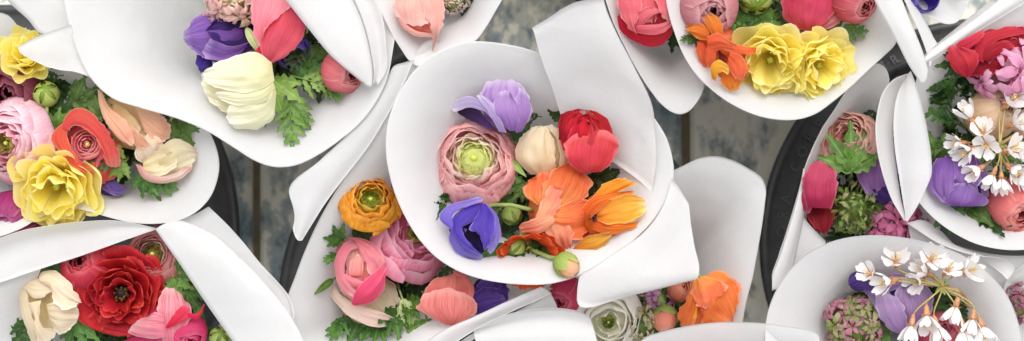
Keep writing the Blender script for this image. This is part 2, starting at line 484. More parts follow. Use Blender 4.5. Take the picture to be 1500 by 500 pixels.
def ran_open(w, x, y, h, R, d, t, label, col, eye=('#8f9a2c', '#c3cc52'), layers=8, inner=.42, dome=.42, spin=0, n=5, stem=True, eyer=.36, loose=0.):
    f = Flower(w, x, y, h, R, d, t, label, 'ranunculus', 'ranunculus', G['r'], spin=spin, stem=stem)
    for k in range(layers):
        q = k/(layers-1)
        s = 1-(1-inner)*q
        zt = dome*sqrt(max(.02, 1-(s*.93)**2)) + .02*f.rnd.uniform(-1, 1) - .03*q*q
        ctrl = [(.06, -.72+.15*q), (.62*s, -.62+.25*q), (1.02*s, -.22+.2*q), (1.04*s, zt-.22*(1-q)-.06), ((.90+.05*q-.10*(1-q))*s, zt)]
        ph0 = f.rnd.uniform(0, 6.28)
        m = petal_mat(*col) if k < layers*.72 or len(eye) < 3 else petal_mat(*eye[2])
        for i in range(n):
            f.petal(m, ctrl, (.82+f.rnd.uniform(-.06, .12))*max(1, 4.4/n), ph0+2*pi*i/n+f.rnd.uniform(-.12, .12), wob=.045+loose, lean=f.rnd.uniform(-.03, .07+loose), edge=f.rnd.uniform(-.02, .05), tc=.13, ruf=.015+loose*.5, rf=2, nu=11, nv=10)
    # green eye of small scales
    mb = MB(); em = petal_mat(eye[0], eye[1], eye[1], None, None, .3)
    for k in range(5):
        s = eyer*(1.05-.17*k)
        zt = dome*.86+.0-.035*k
        ctrl = [(.03, -.2), (s*.8, -.1), (s*1.05, zt*.6), (s*.86, zt)]
        ph0 = f.rnd.uniform(0, 6)
        for i in range(9):
            f.petal(em, ctrl, .5, ph0+2*pi*i/9, mb=mb, nu=5, nv=6, wob=.05, tc=.3, lean=f.rnd.uniform(-.06, .06))
    mb.ball(f.T(Vector((0, 0, dome*.22))), eyer*.98*f.R, f.M, 1, 1, .55, 20, 12)
    mb.build('eye', em, f.root)
    mb = MB(); mb.ball(f.T(Vector((0, 0, -.30))), .80*f.R, f.M, 1, 1, .62, 24, 14); mb.build('bloom_core', m, f.root)
    f.centre(DARKC, eyer*.36, dome*.42, 'eye_ring', szz=.8)
    f.centre(GREENC, eyer*.27, dome*.62, 'flower_centre', szz=.9)
    return f

def globe(w, x, y, h, R, d, t, label, col, inner=None, layers=5, n=5, close=.42, spin=0, sq=1.0, stem=True, tall=.85, pointed=0., name='ranunculus', cat='ranunculus', g='r', loose=0., outer_lean=.0):
    f = Flower(w, x, y, h, R, d, t, label, name, cat, G[g], spin=spin, stem=stem, sq=sq)
    for k in range(layers):
        q = k/max(1, layers-1)
        s = 1-.64*q
        zt = tall*(1-.10*q)
        cl = close*(1.05-.35*q)
        ctrl = [(.06, -.8+.2*q), (.66*s, -.68+.25*q), (1.0*s, -.12+.15*q), (.93*s, zt*.55+.1*q), ((cl+.25)*s, zt*.9), (cl*s, zt)]
        ph0 = f.rnd.uniform(0, 6.28)
        m = petal_mat(*(col if k < (layers+1)//2 or not inner else inner))
        nn = n if k < layers-1 else 4
        for i in range(nn):
            f.petal(m, ctrl, (.85+f.rnd.uniform(-.08, .12))*5/nn, ph0+2*pi*i/nn+f.rnd.uniform(-.15, .15), wob=.06+loose, lean=f.rnd.uniform(-.04, .06+loose)+(outer_lean*f.rnd.random() if k == 0 else 0),
                    tc=.16+pointed, tp=2.6-1.1*min(1, pointed*3), ruf=.02+loose*.4, rf=2, nu=11, nv=11)
    f.centre(petal_mat(*(inner or col)), .14, .25)
    return f

def cup(w, x, y, h, R, d, t, label, col, n=5, layers=2, tips=.62, tall=.95, spin=0, sq=1.0, stem=True, inner=None, pointed=.2, ruf=.03, lean=.05, half=.86, name='anemone', cat='anemone', g='a', stam=28, wob=.08):
    """anemone seen half open: broad petals in two whorls round a dark centre"""
    f = Flower(w, x, y, h, R, d, t, label, name, cat, G[g], spin=spin, stem=stem, sq=sq)
    for k in range(layers):
        s = 1-.16*k
        tp_ = tips
        ctrl = [(.08, -.75), (.55*s, -.66), (.93*s, -.22), ((.95+.5*(tips-.62))*s, .35*tall), (tp_*s, tall*(1-.05*k))]
        m = petal_mat(*(col if k == 0 or not inner else inner))
        for i in range(n):
            f.petal(m, ctrl, (half+f.rnd.uniform(-.1, .1))*5/n, (i+.5*k)*2*pi/n+f.rnd.uniform(-.14, .14), wob=wob, lean=f.rnd.uniform(-.05, .05)+lean*f.rnd.random(),
                    tc=pointed, tp=1.9, ruf=ruf, rf=2.4, edge=f.rnd.uniform(-.04, .07), nu=11, nv=12)
    f.centre(DARKC, .17, -.3, stamens=stam, smat=DARKC, sl=.34)
    return f

def poppy(w, x, y, h, R, d, t, label, col, n=4, spin=0, stem=True, open_=1.0, inner=None, ruf=.10, half=.95, cz=-.25, depth=1.0):
    f = Flower(w, x, y, h, R, d, t, label, 'poppy', 'poppy', G['p'], spin=spin, stem=stem)
    for k in range(2):
        s = 1-.12*k
        ctrl = [(.05, -.5*depth), (.30*s*open_, -.36*depth), (.62*s*open_, -.02*depth), (.9*s*open_, .34*depth), (1.02*s*open_, .52*depth)]
        m = petal_mat(*(col if k == 0 or not inner else inner))
        for i in range(n-k):
            f.petal(m, ctrl, half+f.rnd.uniform(-.1, .15), i*2*pi/(n-k)+k*.6+f.rnd.uniform(-.15, .15), ruf=ruf*f.rnd.uniform(.7, 1.3), rf=f.rnd.uniform(3, 4.6), wob=.13,
                    lean=f.rnd.uniform(-.12, .16), tc=.16, nu=17, nv=14, edge=f.rnd.uniform(-.05, .08))
    f.centre(GREENC, .11, cz, stamens=34, smat=YELC, sl=.26)
    mb = MB(); mb.ball(f.T(Vector((0, 0, -.52*depth))), .09*f.R, f.M); mb.build('receptacle', STEM, f.root)
    return f

def ruffled(w, x, y, h, R, d, t, label, col, count=20, spin=0, stem=True, ruf=.12, sx=1.0):
    f = Flower(w, x, y, h, R, d, t, label, 'ruffled_bloom', 'flower', G['y'], spin=spin, stem=stem)
    m = petal_mat(*col)
    for k in range(count):
        q = k/(count-1)
        s = 1-.66*q**.85
        up = .05+.55*q
        ctrl = [(.05, -.5), (.40*s, -.40+.1*q), (.78*s, -.12+.25*q), (.98*s, .02+up*.62), (1.04*s, .06+up*.9)]
        f.petal(m, ctrl, .72+.5*q+f.rnd.uniform(-.08, .1), k*2.399+f.rnd.uniform(-.2, .2), ruf=ruf*(1.0-.25*q)*f.rnd.uniform(.7, 1.25), rf=f.rnd.uniform(1.5, 2.6), wob=.13,
                lean=f.rnd.uniform(-.14, .16), tc=.18, tp=2.8, nu=17, nv=12, edge=f.rnd.uniform(-.08, .06))
    f.centre(GREENC, .08, .0)
    return f

def camellia(w, x, y, h, R, d, t, label, col, spin=0, layers=6, n=6, stem=True):
    f = Flower(w, x, y, h, R, d, t, label, 'ranunculus', 'ranunculus', G['r'], spin=spin, stem=stem)
    m = petal_mat(*col)
    for k in range(layers):
        q = k/(layers-1)
        s = 1-.66*q
        ctrl = [(.05, -.5), (.4*s, -.40+.1*q), (.8*s, -.16+.24*q), (1.0*s, -.02+.34*q), (1.06*s, .02+.38*q-.10*(1-q))]
        ph0 = f.rnd.uniform(0, 6.28)
        nn = n if k < 4 else 5
        for i in range(nn):
            f.petal(m, ctrl, .70+.2*q+f.rnd.uniform(-.05, .1), ph0+2*pi*i/nn+f.rnd.uniform(-.2, .2), ruf=.05, rf=1.8, wob=.13, lean=f.rnd.uniform(-.08, .10), tc=.15, nu=13, nv=11, edge=f.rnd.uniform(-.06, .05))
    f.centre(DARKC, .17, -.1, stamens=34, smat=BROWNC, sl=.2)
    return f

def florets(w, x, y, h, R, d, t, label, col, count=36, cov=.62, fs=.42, spin=0, stem=True, n=6, name='hyacinth', sq=.85, half=.34, core='#6f7d3a', recurve=1.0, col2=None, p2=.3, jit=.25):
    f = Flower(w, x, y, h, R, d, t, label, name, 'hyacinth' if name == 'hyacinth' else 'stock flower', G['h'], spin=spin, stem=stem, sq=sq)
    m = petal_mat(*col); m2 = petal_mat(*col2) if col2 else m
    mb = MB(); mb.ball(f.c, .62*f.R, f.M, 1, 1, sq); mb.build('spike_core', plain_mat('spike_core', hexc(core), .6, .5, 300), f.root)
    for k in range(count):
        zz = 1-(k+.5)/count*(2*cov)
        rr = sqrt(max(0, 1-zz*zz)); a = k*2.39996+f.rnd.uniform(-.2, .2)
        nrm = Vector((rr*cos(a), rr*sin(a), zz))
        nrm = (nrm+Vector((f.rnd.uniform(-jit, jit), f.rnd.uniform(-jit, jit), f.rnd.uniform(-.1, .2)))).normalized()
        q = nrm.to_track_quat('Z', 'Y').to_matrix() @ Matrix.Rotation(f.rnd.uniform(0, 6), 3, 'Z')
        mbf = MB()
        sc = fs*f.rnd.uniform(.65, 1.25); dep = f.rnd.uniform(.48, .84)
        for i in range(n):
            ctrl = [(.03, -.25), (.10, .05), (.32, .32), (.62, .30*recurve), (.80, .30-.26*recurve)]
            pts, uvs, nu, nv = petal_pts(ctrl, half, i*2*pi/n+f.rnd.uniform(-.2, .2), f.rnd, nu=5, nv=8, wob=.26 if name != 'hyacinth' else .13, tc=.25, lean=f.rnd.uniform(-.3, .35), edge=f.rnd.uniform(-.3, .1), wid='s')
            pts = [(q @ p)*sc + nrm*dep for p in pts]
            mbf.grid([f.T(p) for p in pts], nu, nv, False, uvs)
        mbf.build('floret', m2 if f.rnd.random() < p2 else m, f.root)
    return f

def shaggy(w, x, y, h, R, d, t, label, cols, count=90, stem=True):
    """globe of narrow curling green bracts"""
    f = Flower(w, x, y, h, R, d, t, label, 'green_bloom', 'flower', 'green blooms in the paper cones', stem=stem)
    ms = [petal_mat(*c) for c in cols]
    mb = MB(); mb.ball(f.c, .55*f.R, f.M); mb.build('bloom_core', plain_mat('bloom_core', hexc('#5a6b2a'), .6, .5, 300), f.root)
    for k in range(count):
        zz = 1-(k+.5)/count*1.25; rr = sqrt(max(0, 1-zz*zz)); a = k*2.39996
        nrm = Vector((rr*cos(a), rr*sin(a), zz))
        q = nrm.to_track_quat('Z', 'Y').to_matrix() @ Matrix.Rotation(f.rnd.uniform(0, 6), 3, 'Z')
        ctrl = [(.02, -.1), (.06, .25), (.16, .5), (.36, .62), (.55, .55)]
        pts, uvs, nu, nv = petal_pts(ctrl, .55, 0, f.rnd, nu=5, nv=8, wob=.16, tc=.45, tp=1.5, lean=f.rnd.uniform(-.3, .3), wid='s', ruf=.1)
        m2 = MB(); m2.grid([f.T((q @ p)*.62+nrm*.48) for p in pts], nu, nv, False, uvs)
        m2.build('bract', ms[k % len(ms)], f.root)
    return f

def strappy(w, x, y, h, R, d, t, label, col, n=6, spin=0, stem=True, inner=None):
    """small flower with separate narrow curling petals"""
    f = Flower(w, x, y, h, R, d, t, label, 'wallflower', 'flower', 'small narrow petalled flowers', spin=spin, stem=stem)
    for i in range(n):
        k = f.rnd.uniform(.8, 1.15)
        ctrl = [(.06, -.35), (.2, .0), (.5*k, .28), (.85*k, .30), (1.05*k, f.rnd.uniform(-.1, .35))]
        f.petal(petal_mat(*(col if i % 2 or not inner else inner)), ctrl, .42, i*2*pi/n+f.rnd.uniform(-.25, .25), ruf=.10, rf=1.7, wob=.18, lean=f.rnd.uniform(-.3, .35), tc=.2, edge=f.rnd.uniform(-.3, .3), nu=9, nv=11, wid='s')
    f.centre(DARKC, .13, -.1, stamens=8, smat=BROWNC, sl=.2)
    return f

def bud(w, x, y, h, R, d, t, label, col=('#7f9a3a', '#a7bf5a', '#c3d07a'), core=None, sq=1.1, stem=True, spin=0, frac=.62):
    f = Flower(w, x, y, h, R, d, t, label, 'flower_bud', 'flower bud', G['b'], spin=spin, stem=stem, sq=sq)
    f.rnd.random()
    if core:
        for k in range(2):
            for i in range(4):
                ctrl = [(.05, -.7), (.7-.15*k, -.5), (.85-.2*k, .1), (.6-.2*k, .75), (.15, 1.0)]
                f.petal(petal_mat(*core), ctrl, 1.0, i*pi/2+k*.7, wob=.07, nu=9, nv=10, tc=.15)
    else:
        mb = MB(); mb.ball(f.c, .86*f.R, f.M, 1, 1, sq*.95); mb.build('bud_core', leaf_mat('#6f8a34', '#a3ba57'), f.root)
    for i in range(5):
        z1 = frac if core else .98
        ctrl = [(.06, -.95), (.75, -.7), (1.0, -.1), (.85 if not core else .9, z1*.5), (.3 if not core else .8, z1*.92)]
        f.petal(petal_mat(*col), ctrl, .72, i*2*pi/5, name='sepal', wob=.05, tc=.5, tp=1.5, nu=9, nv=10)
    return f

def traced(w, x, y, h, R, label, cols, petals, name='anemone', cat='anemone', g='a', core=None, stem=True, dome=.62, stams=None, d=90, t=20, crinkle=1.6):
    """bloom built petal by petal: every petal is a curved sheet between a left and a right edge (base to tip) draped over the bloom's dome"""
    f = Flower(w, x, y, h, R, d, t, label, name, cat, G[g], stem=stem)
    h = f.h
    mats = {k: petal_mat(*c) for k, c in cols.items()}
    def hh(px, py):
        q = sqrt((px-x)**2+(py-y)**2)/(1.12*R)
        return h + dome*R*(sqrt(1-q*q) if q < .9 else .4359-(q-.9)*1.6) - .2*R
    lay = 0.0
    for sp in petals:
        m, L, Rr = sp[0], sp[1], sp[2]
        bulge = sp[3] if len(sp) > 3 else 4
        lift = sp[4] if len(sp) > 4 else 0
        tip = sp[5] if len(sp) > 5 else 0
        lay += 1.8
        nu, nv = 19, 22
        A = cr(L, nv); B = cr(Rr, nv)
        wid = sqrt((A[-1][0]-B[-1][0])**2+(A[-1][1]-B[-1][1])**2)
        dx = A[-1][0]-A[-3][0]+B[-1][0]-B[-3][0]; dy = A[-1][1]-A[-3][1]+B[-1][1]-B[-3][1]
        dl = sqrt(dx*dx+dy*dy) or 1
        sd = f.rnd.uniform(0, 99)
        mid = max(sqrt((A[j][0]-B[j][0])**2+(A[j][1]-B[j][1])**2) for j in range(nv))
        am = min(1.5, mid/26)*crinkle
        pts = []; uvs = []
        for j in range(nv):
            v = j/(nv-1)
            for i in range(nu):
                u = -1+2*i/(nu-1)
                px = A[j][0]+(B[j][0]-A[j][0])*(u+1)/2; py = A[j][1]+(B[j][1]-A[j][1])*(u+1)/2
                ext = .20*wid*(1-u*u)*v**3 + am*1.6*noise.noise(Vector((u*3.1+sd, 7.7, sd)))*v**4
                n1 = noise.noise(Vector((px*.05+sd, py*.05, sd))); n2 = noise.noise(Vector((px*.15+sd, py*.15, sd*.3)))
                e = abs(u)**3
                px += dx/dl*ext + n2*1.5*am*(.25+e)*min(1, v*2); py += dy/dl*ext + n1*1.5*am*(.25+e)*min(1, v*2)
                pleat = noise.noise(Vector((u*2.6+sd, v*.9, sd*.5)))*2.6 + noise.noise(Vector((u*6.5+sd, v*1.6, sd*.2)))*1.1
                z = hh(px, py)+lay+lift+tip*v*v+bulge*(1-u*u)*(sin(pi*min(1, .08+.9*v)))**.6 + pleat*am*(.3+.7*v) + n1*2.0*am + 2.6*am*e*v + 2.0*am*v**5*noise.noise(Vector((u*2.2, sd, 1.5)))
                pts.append(W(px, py, z)); uvs.append((i/(nu-1), v))
        mb = MB(); mb.grid(pts, nu, nv, False, uvs)
        mb.build('petal', mats[m], f.root)
    mb = MB(); mb.ball(W(x, y, h-.32*R), .70*R*S, None, 1, 1, .75, 16, 10)
    mb.build('flower_centre', mats[core or petals[0][0]], f.root)
    if stams:
        sx, sy, n, mt = stams
        b2 = MB(); c = W(sx, sy, hh(sx, sy)+lay+1)
        for k in range(n):
            a = f.rnd.uniform(0, 6.28); q = f.rnd.uniform(.2, 1)*.14*R*S
            p1 = c+Vector((q*cos(a), q*sin(a), f.rnd.uniform(0, 5)*S)); b2.tube([c-Vector((0, 0, 6*S)), p1], .6*S, 4); b2.ball(p1, 1.3*S, n=5, m=4)
        b2.build('stamens', mt, f.root)
    return f

def whorl(f, x, y, r, d, t, col, layers=4, n=5, lift=0):
    """tight heart of small nested petals set into a bloom"""
    mb = MB(); m = petal_mat(*col); M = rot(d, t); c = W(x, y, f.h+lift)
    for k in range(layers):
        s = 1-.2*k
        ctrl = [(.05, -.6), (.8*s, -.3), (1.0*s, .1), (.86*s, .32-.05*k)]
        a0 = f.rnd.uniform(0, 6)
        for i in range(n):
            pts, uvs, nu, nv = petal_pts(ctrl, .85, a0+i*2*pi/n, f.rnd, nu=9, nv=8, wob=.07, tc=.15, lean=f.rnd.uniform(-.06, .06))
            mb.grid([c+M @ p*r*S for p in pts], nu, nv, False, uvs)
    mb.build('whorl', m, f.root)
    mb = MB(); mb.ball(c, .16*r*S); mb.build('flower_centre', GREENC, f.root)

# ------------------------------------------------------------------ leaves
def leaflet(mb, base, dirv, up, L, Wd, rnd, teeth=4, deep=.55, droop=.25, nv=22, nu=5, roll=0.0, twist=0.):
    dirv = dirv.normalized()
    side = dirv.cross(up).normalized(); nrm = side.cross(dirv).normalized()
    ph = rnd.uniform(0, 6.28)
    pts = []; uvs = []
    for j in range(nv):
        v = j/(nv-1)
        env = sin(pi*min(1, .06+.94*v**.75))**.8
        saw = (v*teeth) % 1.0
        w = Wd*(env*(1-deep*saw**1.2)+.05*(1-v))
        c = base + dirv*L*v + nrm*(-droop*L*v*v + .03*L*sin(5*v+ph))
        for i in range(nu):
            u = -1+2*i/(nu-1)
            fwd = abs(u)*(.16*L)*(1-saw)*env*.6
            pts.append(c + side*u*w + dirv*fwd*.8 + nrm*(abs(u)*w*.35 + .10*w*sin(9*v+ph+u)))
            uvs.append(((u+1)/2, v))
    mb.grid(pts, nu, nv, False, uvs)

def leaf_geo(mb, p, ang, L, kind, rnd, pitch=0.15, roll=0.):
    d = Vector((cos(radians(ang))*cos(pitch), sin(radians(ang))*cos(pitch), sin(pitch)))
    up = Vector((0, 0, 1)); up = (up + Vector((-d.y, d.x, 0))*roll).normalized()
    if kind == 'palm':
        for a, l in ((-62, .72), (-30, .92), (0, 1.0), (30, .92), (62, .72)):
            dd = Matrix.Rotation(radians(a+rnd.uniform(-6, 6)), 3, up) @ d
            leaflet(mb, p, dd, up, L*l*rnd.uniform(.9, 1.08), L*.19, rnd, teeth=3.5, deep=.6, droop=rnd.uniform(.1, .4))
    elif kind == 'fern':
        mb.tube([p, p+d*L*.5+up*.02*L, p+d*L*.95-up*.08*L], [.022*L, .016*L, .006*L], 5)
        for k in range(4):
            q = .25+.2*k
            for sgn in (-1, 1):
                dd = Matrix.Rotation(radians(sgn*rnd.uniform(32, 52)), 3, up) @ d
                leaflet(mb, p+d*L*q, dd, up, L*(.52-.08*k)*rnd.uniform(.85, 1.15), L*.085, rnd, teeth=3, deep=.6, droop=rnd.uniform(-.1, .4), nv=15, nu=3)
        leaflet(mb, p+d*L*.8, d, up, L*.38, L*.09, rnd, teeth=3, deep=.6, droop=.2, nv=15, nu=3)
    elif kind == 'needle':
        mb.tube([p, p+d*L*.5, p+d*L*.95], [.02*L, .015*L, .006*L], 5)
        for k in range(9):
            q = .08+.1*k
            for sgn in (-1, 1):
                dd = Matrix.Rotation(radians(sgn*rnd.uniform(30, 60)), 3, up) @ d + up*rnd.uniform(-.3, .3)
                leaflet(mb, p+d*L*q, dd, up, L*.32*rnd.uniform(.8, 1.15), L*.035, rnd, teeth=1, deep=0, droop=rnd.uniform(-.2, .4), nv=8, nu=3)
    else:  # lance
        leaflet(mb, p, d, up, L, L*.13, rnd, teeth=1, deep=.0, droop=.15, nv=22, nu=5)

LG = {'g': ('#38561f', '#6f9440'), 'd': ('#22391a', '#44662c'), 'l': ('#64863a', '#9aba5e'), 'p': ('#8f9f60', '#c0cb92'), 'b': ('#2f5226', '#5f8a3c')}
def sprig(w, x, y, h, L, ang, kind, tone, label, pitch=.15, n=1, roll=0.):
    rnd = random.Random(int(x*3+y*5+L))
    h += SINK[w]
    q = surf(w, x, y)
    if q is not None: h = max(h, q+3)
    q = surf(w, x+.85*L*cos(radians(ang)), y-.85*L*sin(radians(ang)))
    if q is not None: pitch = max(pitch, math.atan2(q+8-h, L*.85)+.12)
    base = W(x, y, h)
    root = empty('leaf_sprig', base)
    tag(root, label, 'leaf sprig', G['l'])
    m = leaf_mat(*LG[tone])
    for k in range(n):
        mb = MB()
        leaf_geo(mb, base, ang+(k-(n-1)/2)*48+rnd.uniform(-8, 8), L*S*rnd.uniform(.88, 1.1), kind, rnd, pitch+rnd.uniform(-.1, .1), roll)
        mb.build('leaf', m, root)
    ap = WRAPS[w]['apex']; A = W(ap[0]+rnd.uniform(-8, 8), ap[1]+rnd.uniform(-8, 8), ap[2]+30)
    d = Vector((cos(radians(ang)), sin(radians(ang)), 0))
    c1 = base - d*.012 - Vector((0, 0, .02))
    pts = [base*(1-q)**2+c1*2*q*(1-q)+A*q*q for q in [k/11 for k in range(12)]]
    mb = MB(); mb.tube(pts, 1.8*S, 5); mb.build('stem', STEM, root)

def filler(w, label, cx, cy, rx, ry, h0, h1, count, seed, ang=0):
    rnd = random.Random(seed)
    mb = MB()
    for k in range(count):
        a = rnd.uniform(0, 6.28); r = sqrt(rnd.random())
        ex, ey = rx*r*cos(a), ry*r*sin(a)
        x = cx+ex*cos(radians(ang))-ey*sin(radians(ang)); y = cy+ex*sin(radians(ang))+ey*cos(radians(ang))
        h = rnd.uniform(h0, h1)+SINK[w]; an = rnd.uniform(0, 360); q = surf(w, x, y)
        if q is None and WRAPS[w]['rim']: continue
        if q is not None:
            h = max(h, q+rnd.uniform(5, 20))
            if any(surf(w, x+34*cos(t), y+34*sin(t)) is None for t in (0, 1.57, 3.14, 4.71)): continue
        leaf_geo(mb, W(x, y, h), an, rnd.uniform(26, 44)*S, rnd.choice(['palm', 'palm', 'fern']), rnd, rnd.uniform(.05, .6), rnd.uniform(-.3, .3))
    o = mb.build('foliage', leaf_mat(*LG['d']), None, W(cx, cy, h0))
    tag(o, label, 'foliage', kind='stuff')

# ------------------------------------------------------------------ white blossom sprigs
BLOSM = None
def blossom_sprig(w, hub, blooms, label, twig, seed):
    rnd = random.Random(seed)
    hubp = W(hub[0], hub[1], hub[2]+SINK[w]+10)
    root = empty('blossom_sprig', hubp)
    tag(root, label, 'blossom sprig', G['c'])
    pm = petal_mat('#f3e3e0', '#fbf8f6', '#fdfcfb', None, '#eadfe2', .18, .35, .45)
    cal = plain_mat('calyx', hexc('#c48f66'), .5, .3, 300, .1)
    ped = plain_mat('pedicel', hexc('#bda868'), .5, .25, 200, .15)
    mb = MB(); mb.tube([Vector(q) for q in cr([hubp]+[W(*q) for q in twig], 14)], [2.6*S]*14, 6); mb.build('twig', STEMB, root)
    mb = MB()
    for k in range(5):
        leaflet(mb, hubp, Vector((cos(k*1.25), sin(k*1.25), .5)), Vector((0, 0, 1)), 13*S, 3.6*S, rnd, teeth=2, deep=.3)
    mb.build('leaf', leaf_mat(*LG['l']), root)
    for (x, y, h, R, d, t) in blooms:
        t = min(85, t+rnd.uniform(0, 16)); c = W(x, y, h+SINK[w]+10); M = rot(d+rnd.uniform(-20, 20), t, rnd.uniform(0, 72)); ax = M @ Vector((0, 0, 1)); Rm = R*S*.92
        mb = MB()
        close = min(1, t/75)
        for i in range(5):
            tipr = 1.0-.30*close; tz = .28+.55*close
            ctrl = [(.07, -.3), (.3, -.12), (.72-.18*close, .1+.2*close), (tipr, tz)]
            pts, uvs, nu, nv = petal_pts(ctrl, .56, i*2*pi/5+rnd.uniform(-.08, .08), rnd, nu=9, nv=9, wob=.08, tc=.20, tp=2.4, notch=.10, edge=rnd.uniform(-.1, .05), ruf=.04, rf=2, lean=rnd.uniform(-.12, .12))
            mb.grid([c+M @ p*Rm for p in pts], nu, nv, False, uvs)
        b = mb.build('blossom', pm, root)
        b2 = MB()
        for k in range(10):
            a = rnd.uniform(0, 6.28); q = rnd.uniform(.08, .26)
            p1 = Vector((q*cos(a), q*sin(a), .25+rnd.uniform(0, .3)))
            b2.tube([c+M @ Vector((0, 0, -.2))*Rm, c+M @ p1*Rm], .018*Rm, 4); b2.ball(c+M @ p1*Rm, .05*Rm, n=5, m=4)
        b2.build('stamens', ANTHER, b)
        b3 = MB()
        e = c-ax*Rm*.25
        b3.tube([e-ax*Rm*.75, e-ax*Rm*.55, e-ax*Rm*.2, e, e+ax*Rm*.1], [.07*Rm, .15*Rm, .2*Rm, .17*Rm, .05*Rm], 8)
        for k in range(5):
            aa = k*2*pi/5+.6
            dd = M @ Vector((cos(aa), sin(aa), -.1))
            leaflet(b3, e, dd, ax, .42*Rm, .11*Rm, rnd, teeth=1, deep=0, droop=.2, nv=6, nu=3)
        b3.build('calyx', cal, b)
        st = e-ax*Rm*.7
        q1 = st-ax*12*S+Vector((0, 0, 6*S)); 
        pts = [hubp*(1-q)**3+(hubp+(st-hubp)*.3+Vector((0, 0, 14*S)))*3*q*(1-q)**2+q1*3*q*q*(1-q)+st*q**3 for q in [k/11 for k in range(12)]]
        mb = MB(); mb.tube(pts, 1.25*S, 6); mb.build('pedicel', ped, root)
# ------------------------------------------------------------------ boards under the buckets
def boards():
    mb = MB(); k = 2980/2500*S
    edges = [-1500, -1185, -870, -570, -255, 60, 375, 690, 1005, 1320, 1635, 1950, 2265, 2580, 2900]
    z0 = ZR-480*S
    r = random.Random(4)
    for a, b in zip(edges, edges[1:]):
        x0, x1 = (a-750)*k+.0035, (b-750)*k-.0035
        dz = r.uniform(-.001, .001)
        prof = [(x0, z0-.03), (x0, z0-.003+dz), (x0+.003, z0+dz), (x1-.003, z0+dz), (x1, z0-.004+dz), (x1, z0-.03)]
        pts = []
        for y in [-1.4+.1*i for i in range(29)]:
            for q, (x, z) in enumerate(prof):
                wv = .0022*noise.noise(Vector((x*9+a, y*14, 2)))+.001*noise.noise(Vector((x*20+a, y*55, 5)))
                pts.append(Vector((x+(wv if q in (0, 1, 2) else -wv if q in (3, 4, 5) else 0), y, z)))
        mb.grid(pts, 6, 29)
    o = mb.build('floor', board_material(), None, Vector((0, 0, z0)), smooth=False)
    tag(o, 'weathered boards with flaking grey blue and cream paint under the buckets', 'floor', kind='structure')
    mb = MB()
    zb = z0-.009
    mb.grid([Vector((x, y, zb)) for y in (-1.6, 1.6) for x in (-2, 2)], 2, 2)
    o = mb.build('ground', plain_mat('dark_wood', hexc('#857a62'), .85, .35, 40), None, Vector((0, 0, zb)))
    tag(o, 'dark brown wood showing in the gaps between boards', 'ground', kind='structure')
boards()

# ------------------------------------------------------------------ black flower buckets
BUCKET = plain_mat('black_plastic', (.03, .03, .031), .42, .25, 90, 0, .15)
LETTER = plain_mat('black_lettering', (.042, .042, .043), .38, .1, 90, 0, .1)
def bucket(cx, cy, label, words=()):
    base = W(cx, cy, -260)
    hz = base.z; base.z = ZR-480*S+.002
    root = empty('flower_bucket', base)
    tag(root, label, 'bucket', 'black plastic flower buckets')
    def lathe(name, prof, n=128):
        mb = MB(); pts = []
        for r, z in prof:
            for i in range(n):
                a = 2*pi*i/n
                pts.append(Vector((base.x+r*S*cos(a), base.y+r*S*sin(a), z)))
        mb.grid(pts, n, len(prof), True)
        return mb.build(name, BUCKET, root)
    H = lambda h: hz+h*S
    bz = base.z
    lathe('bucket_wall', [(0, bz), (270, bz), (276, bz+.004), (330, H(-22)), (322, H(-22)), (268, bz+.010), (0, bz+.010)])
    lathe('rim', [(331, H(-24)), (352, H(-24)), (352, H(-20)), (360, H(-20)), (365, H(-16)), (366.5, H(-8)), (364, H(-2)), (360, H(0)), (353, H(-1)), (348, H(-4)), (322, H(6)), (316, H(5)), (312, H(0)), (311, H(-20)), (320, H(-24))])
    if words:
        mb = MB()
        for text, a0, step, size in words:
            a = a0
            for ch in text:
                if ch != ' ':
                    cu = bpy.data.curves.new('letter', 'FONT'); cu.body = ch; cu.size = size*S*1.35; cu.align_x = 'CENTER'; cu.extrude = 1.3*S; cu.resolution_u = 3; cu.bevel_depth = .3*S
                    to = bpy.data.objects.new('letter', cu); COL.objects.link(to)
                    me = to.to_mesh()
                    ca, sa = cos(radians(a)), sin(radians(a))
                    rr = 326*S
                    X = Vector((sa, -ca, 0)); Y = Vector((ca, sa, -.36*1))
                    Y = Vector((ca, sa, -10/26)).normalized()
                    Z = X.cross(Y)
                    o = Vector((base.x+rr*ca, base.y+rr*sa, H(5.4)))
                    b = len(mb.v)
                    for v in me.vertices: mb.v.append(o+X*v.co.x+Y*v.co.y+Z*(v.co.z-.0*S))
                    for p in me.polygons:
                        mb.f.append(tuple(b+i for i in p.vertices)); mb.uv.append([(0, 0)]*len(p.vertices))
                    to.to_mesh_clear(); bpy.data.objects.remove(to)
                a -= step
        mb.build('lettering', LETTER, root, smooth=False)
bucket(18, 338, 'black bucket with bare rim beside the bouquets at the left end')
bucket(738, 452, 'black bucket holding the central bouquet and the four around its foot')
bucket(1445, 358, 'black bucket with raised lettering on its rim, holding the white blossom bouquets',
       [('KORA CORP. MOOR', 181, 4.6, 17), ('EL FLO', 120.5, 4.6, 17), ('BUC', 99.5, 4.6, 17)])
bucket(425, -195, 'black bucket hidden under the cream tulip bouquet at the top')
bucket(1090, -222, 'black bucket under the yellow ruffled bouquet at the top')

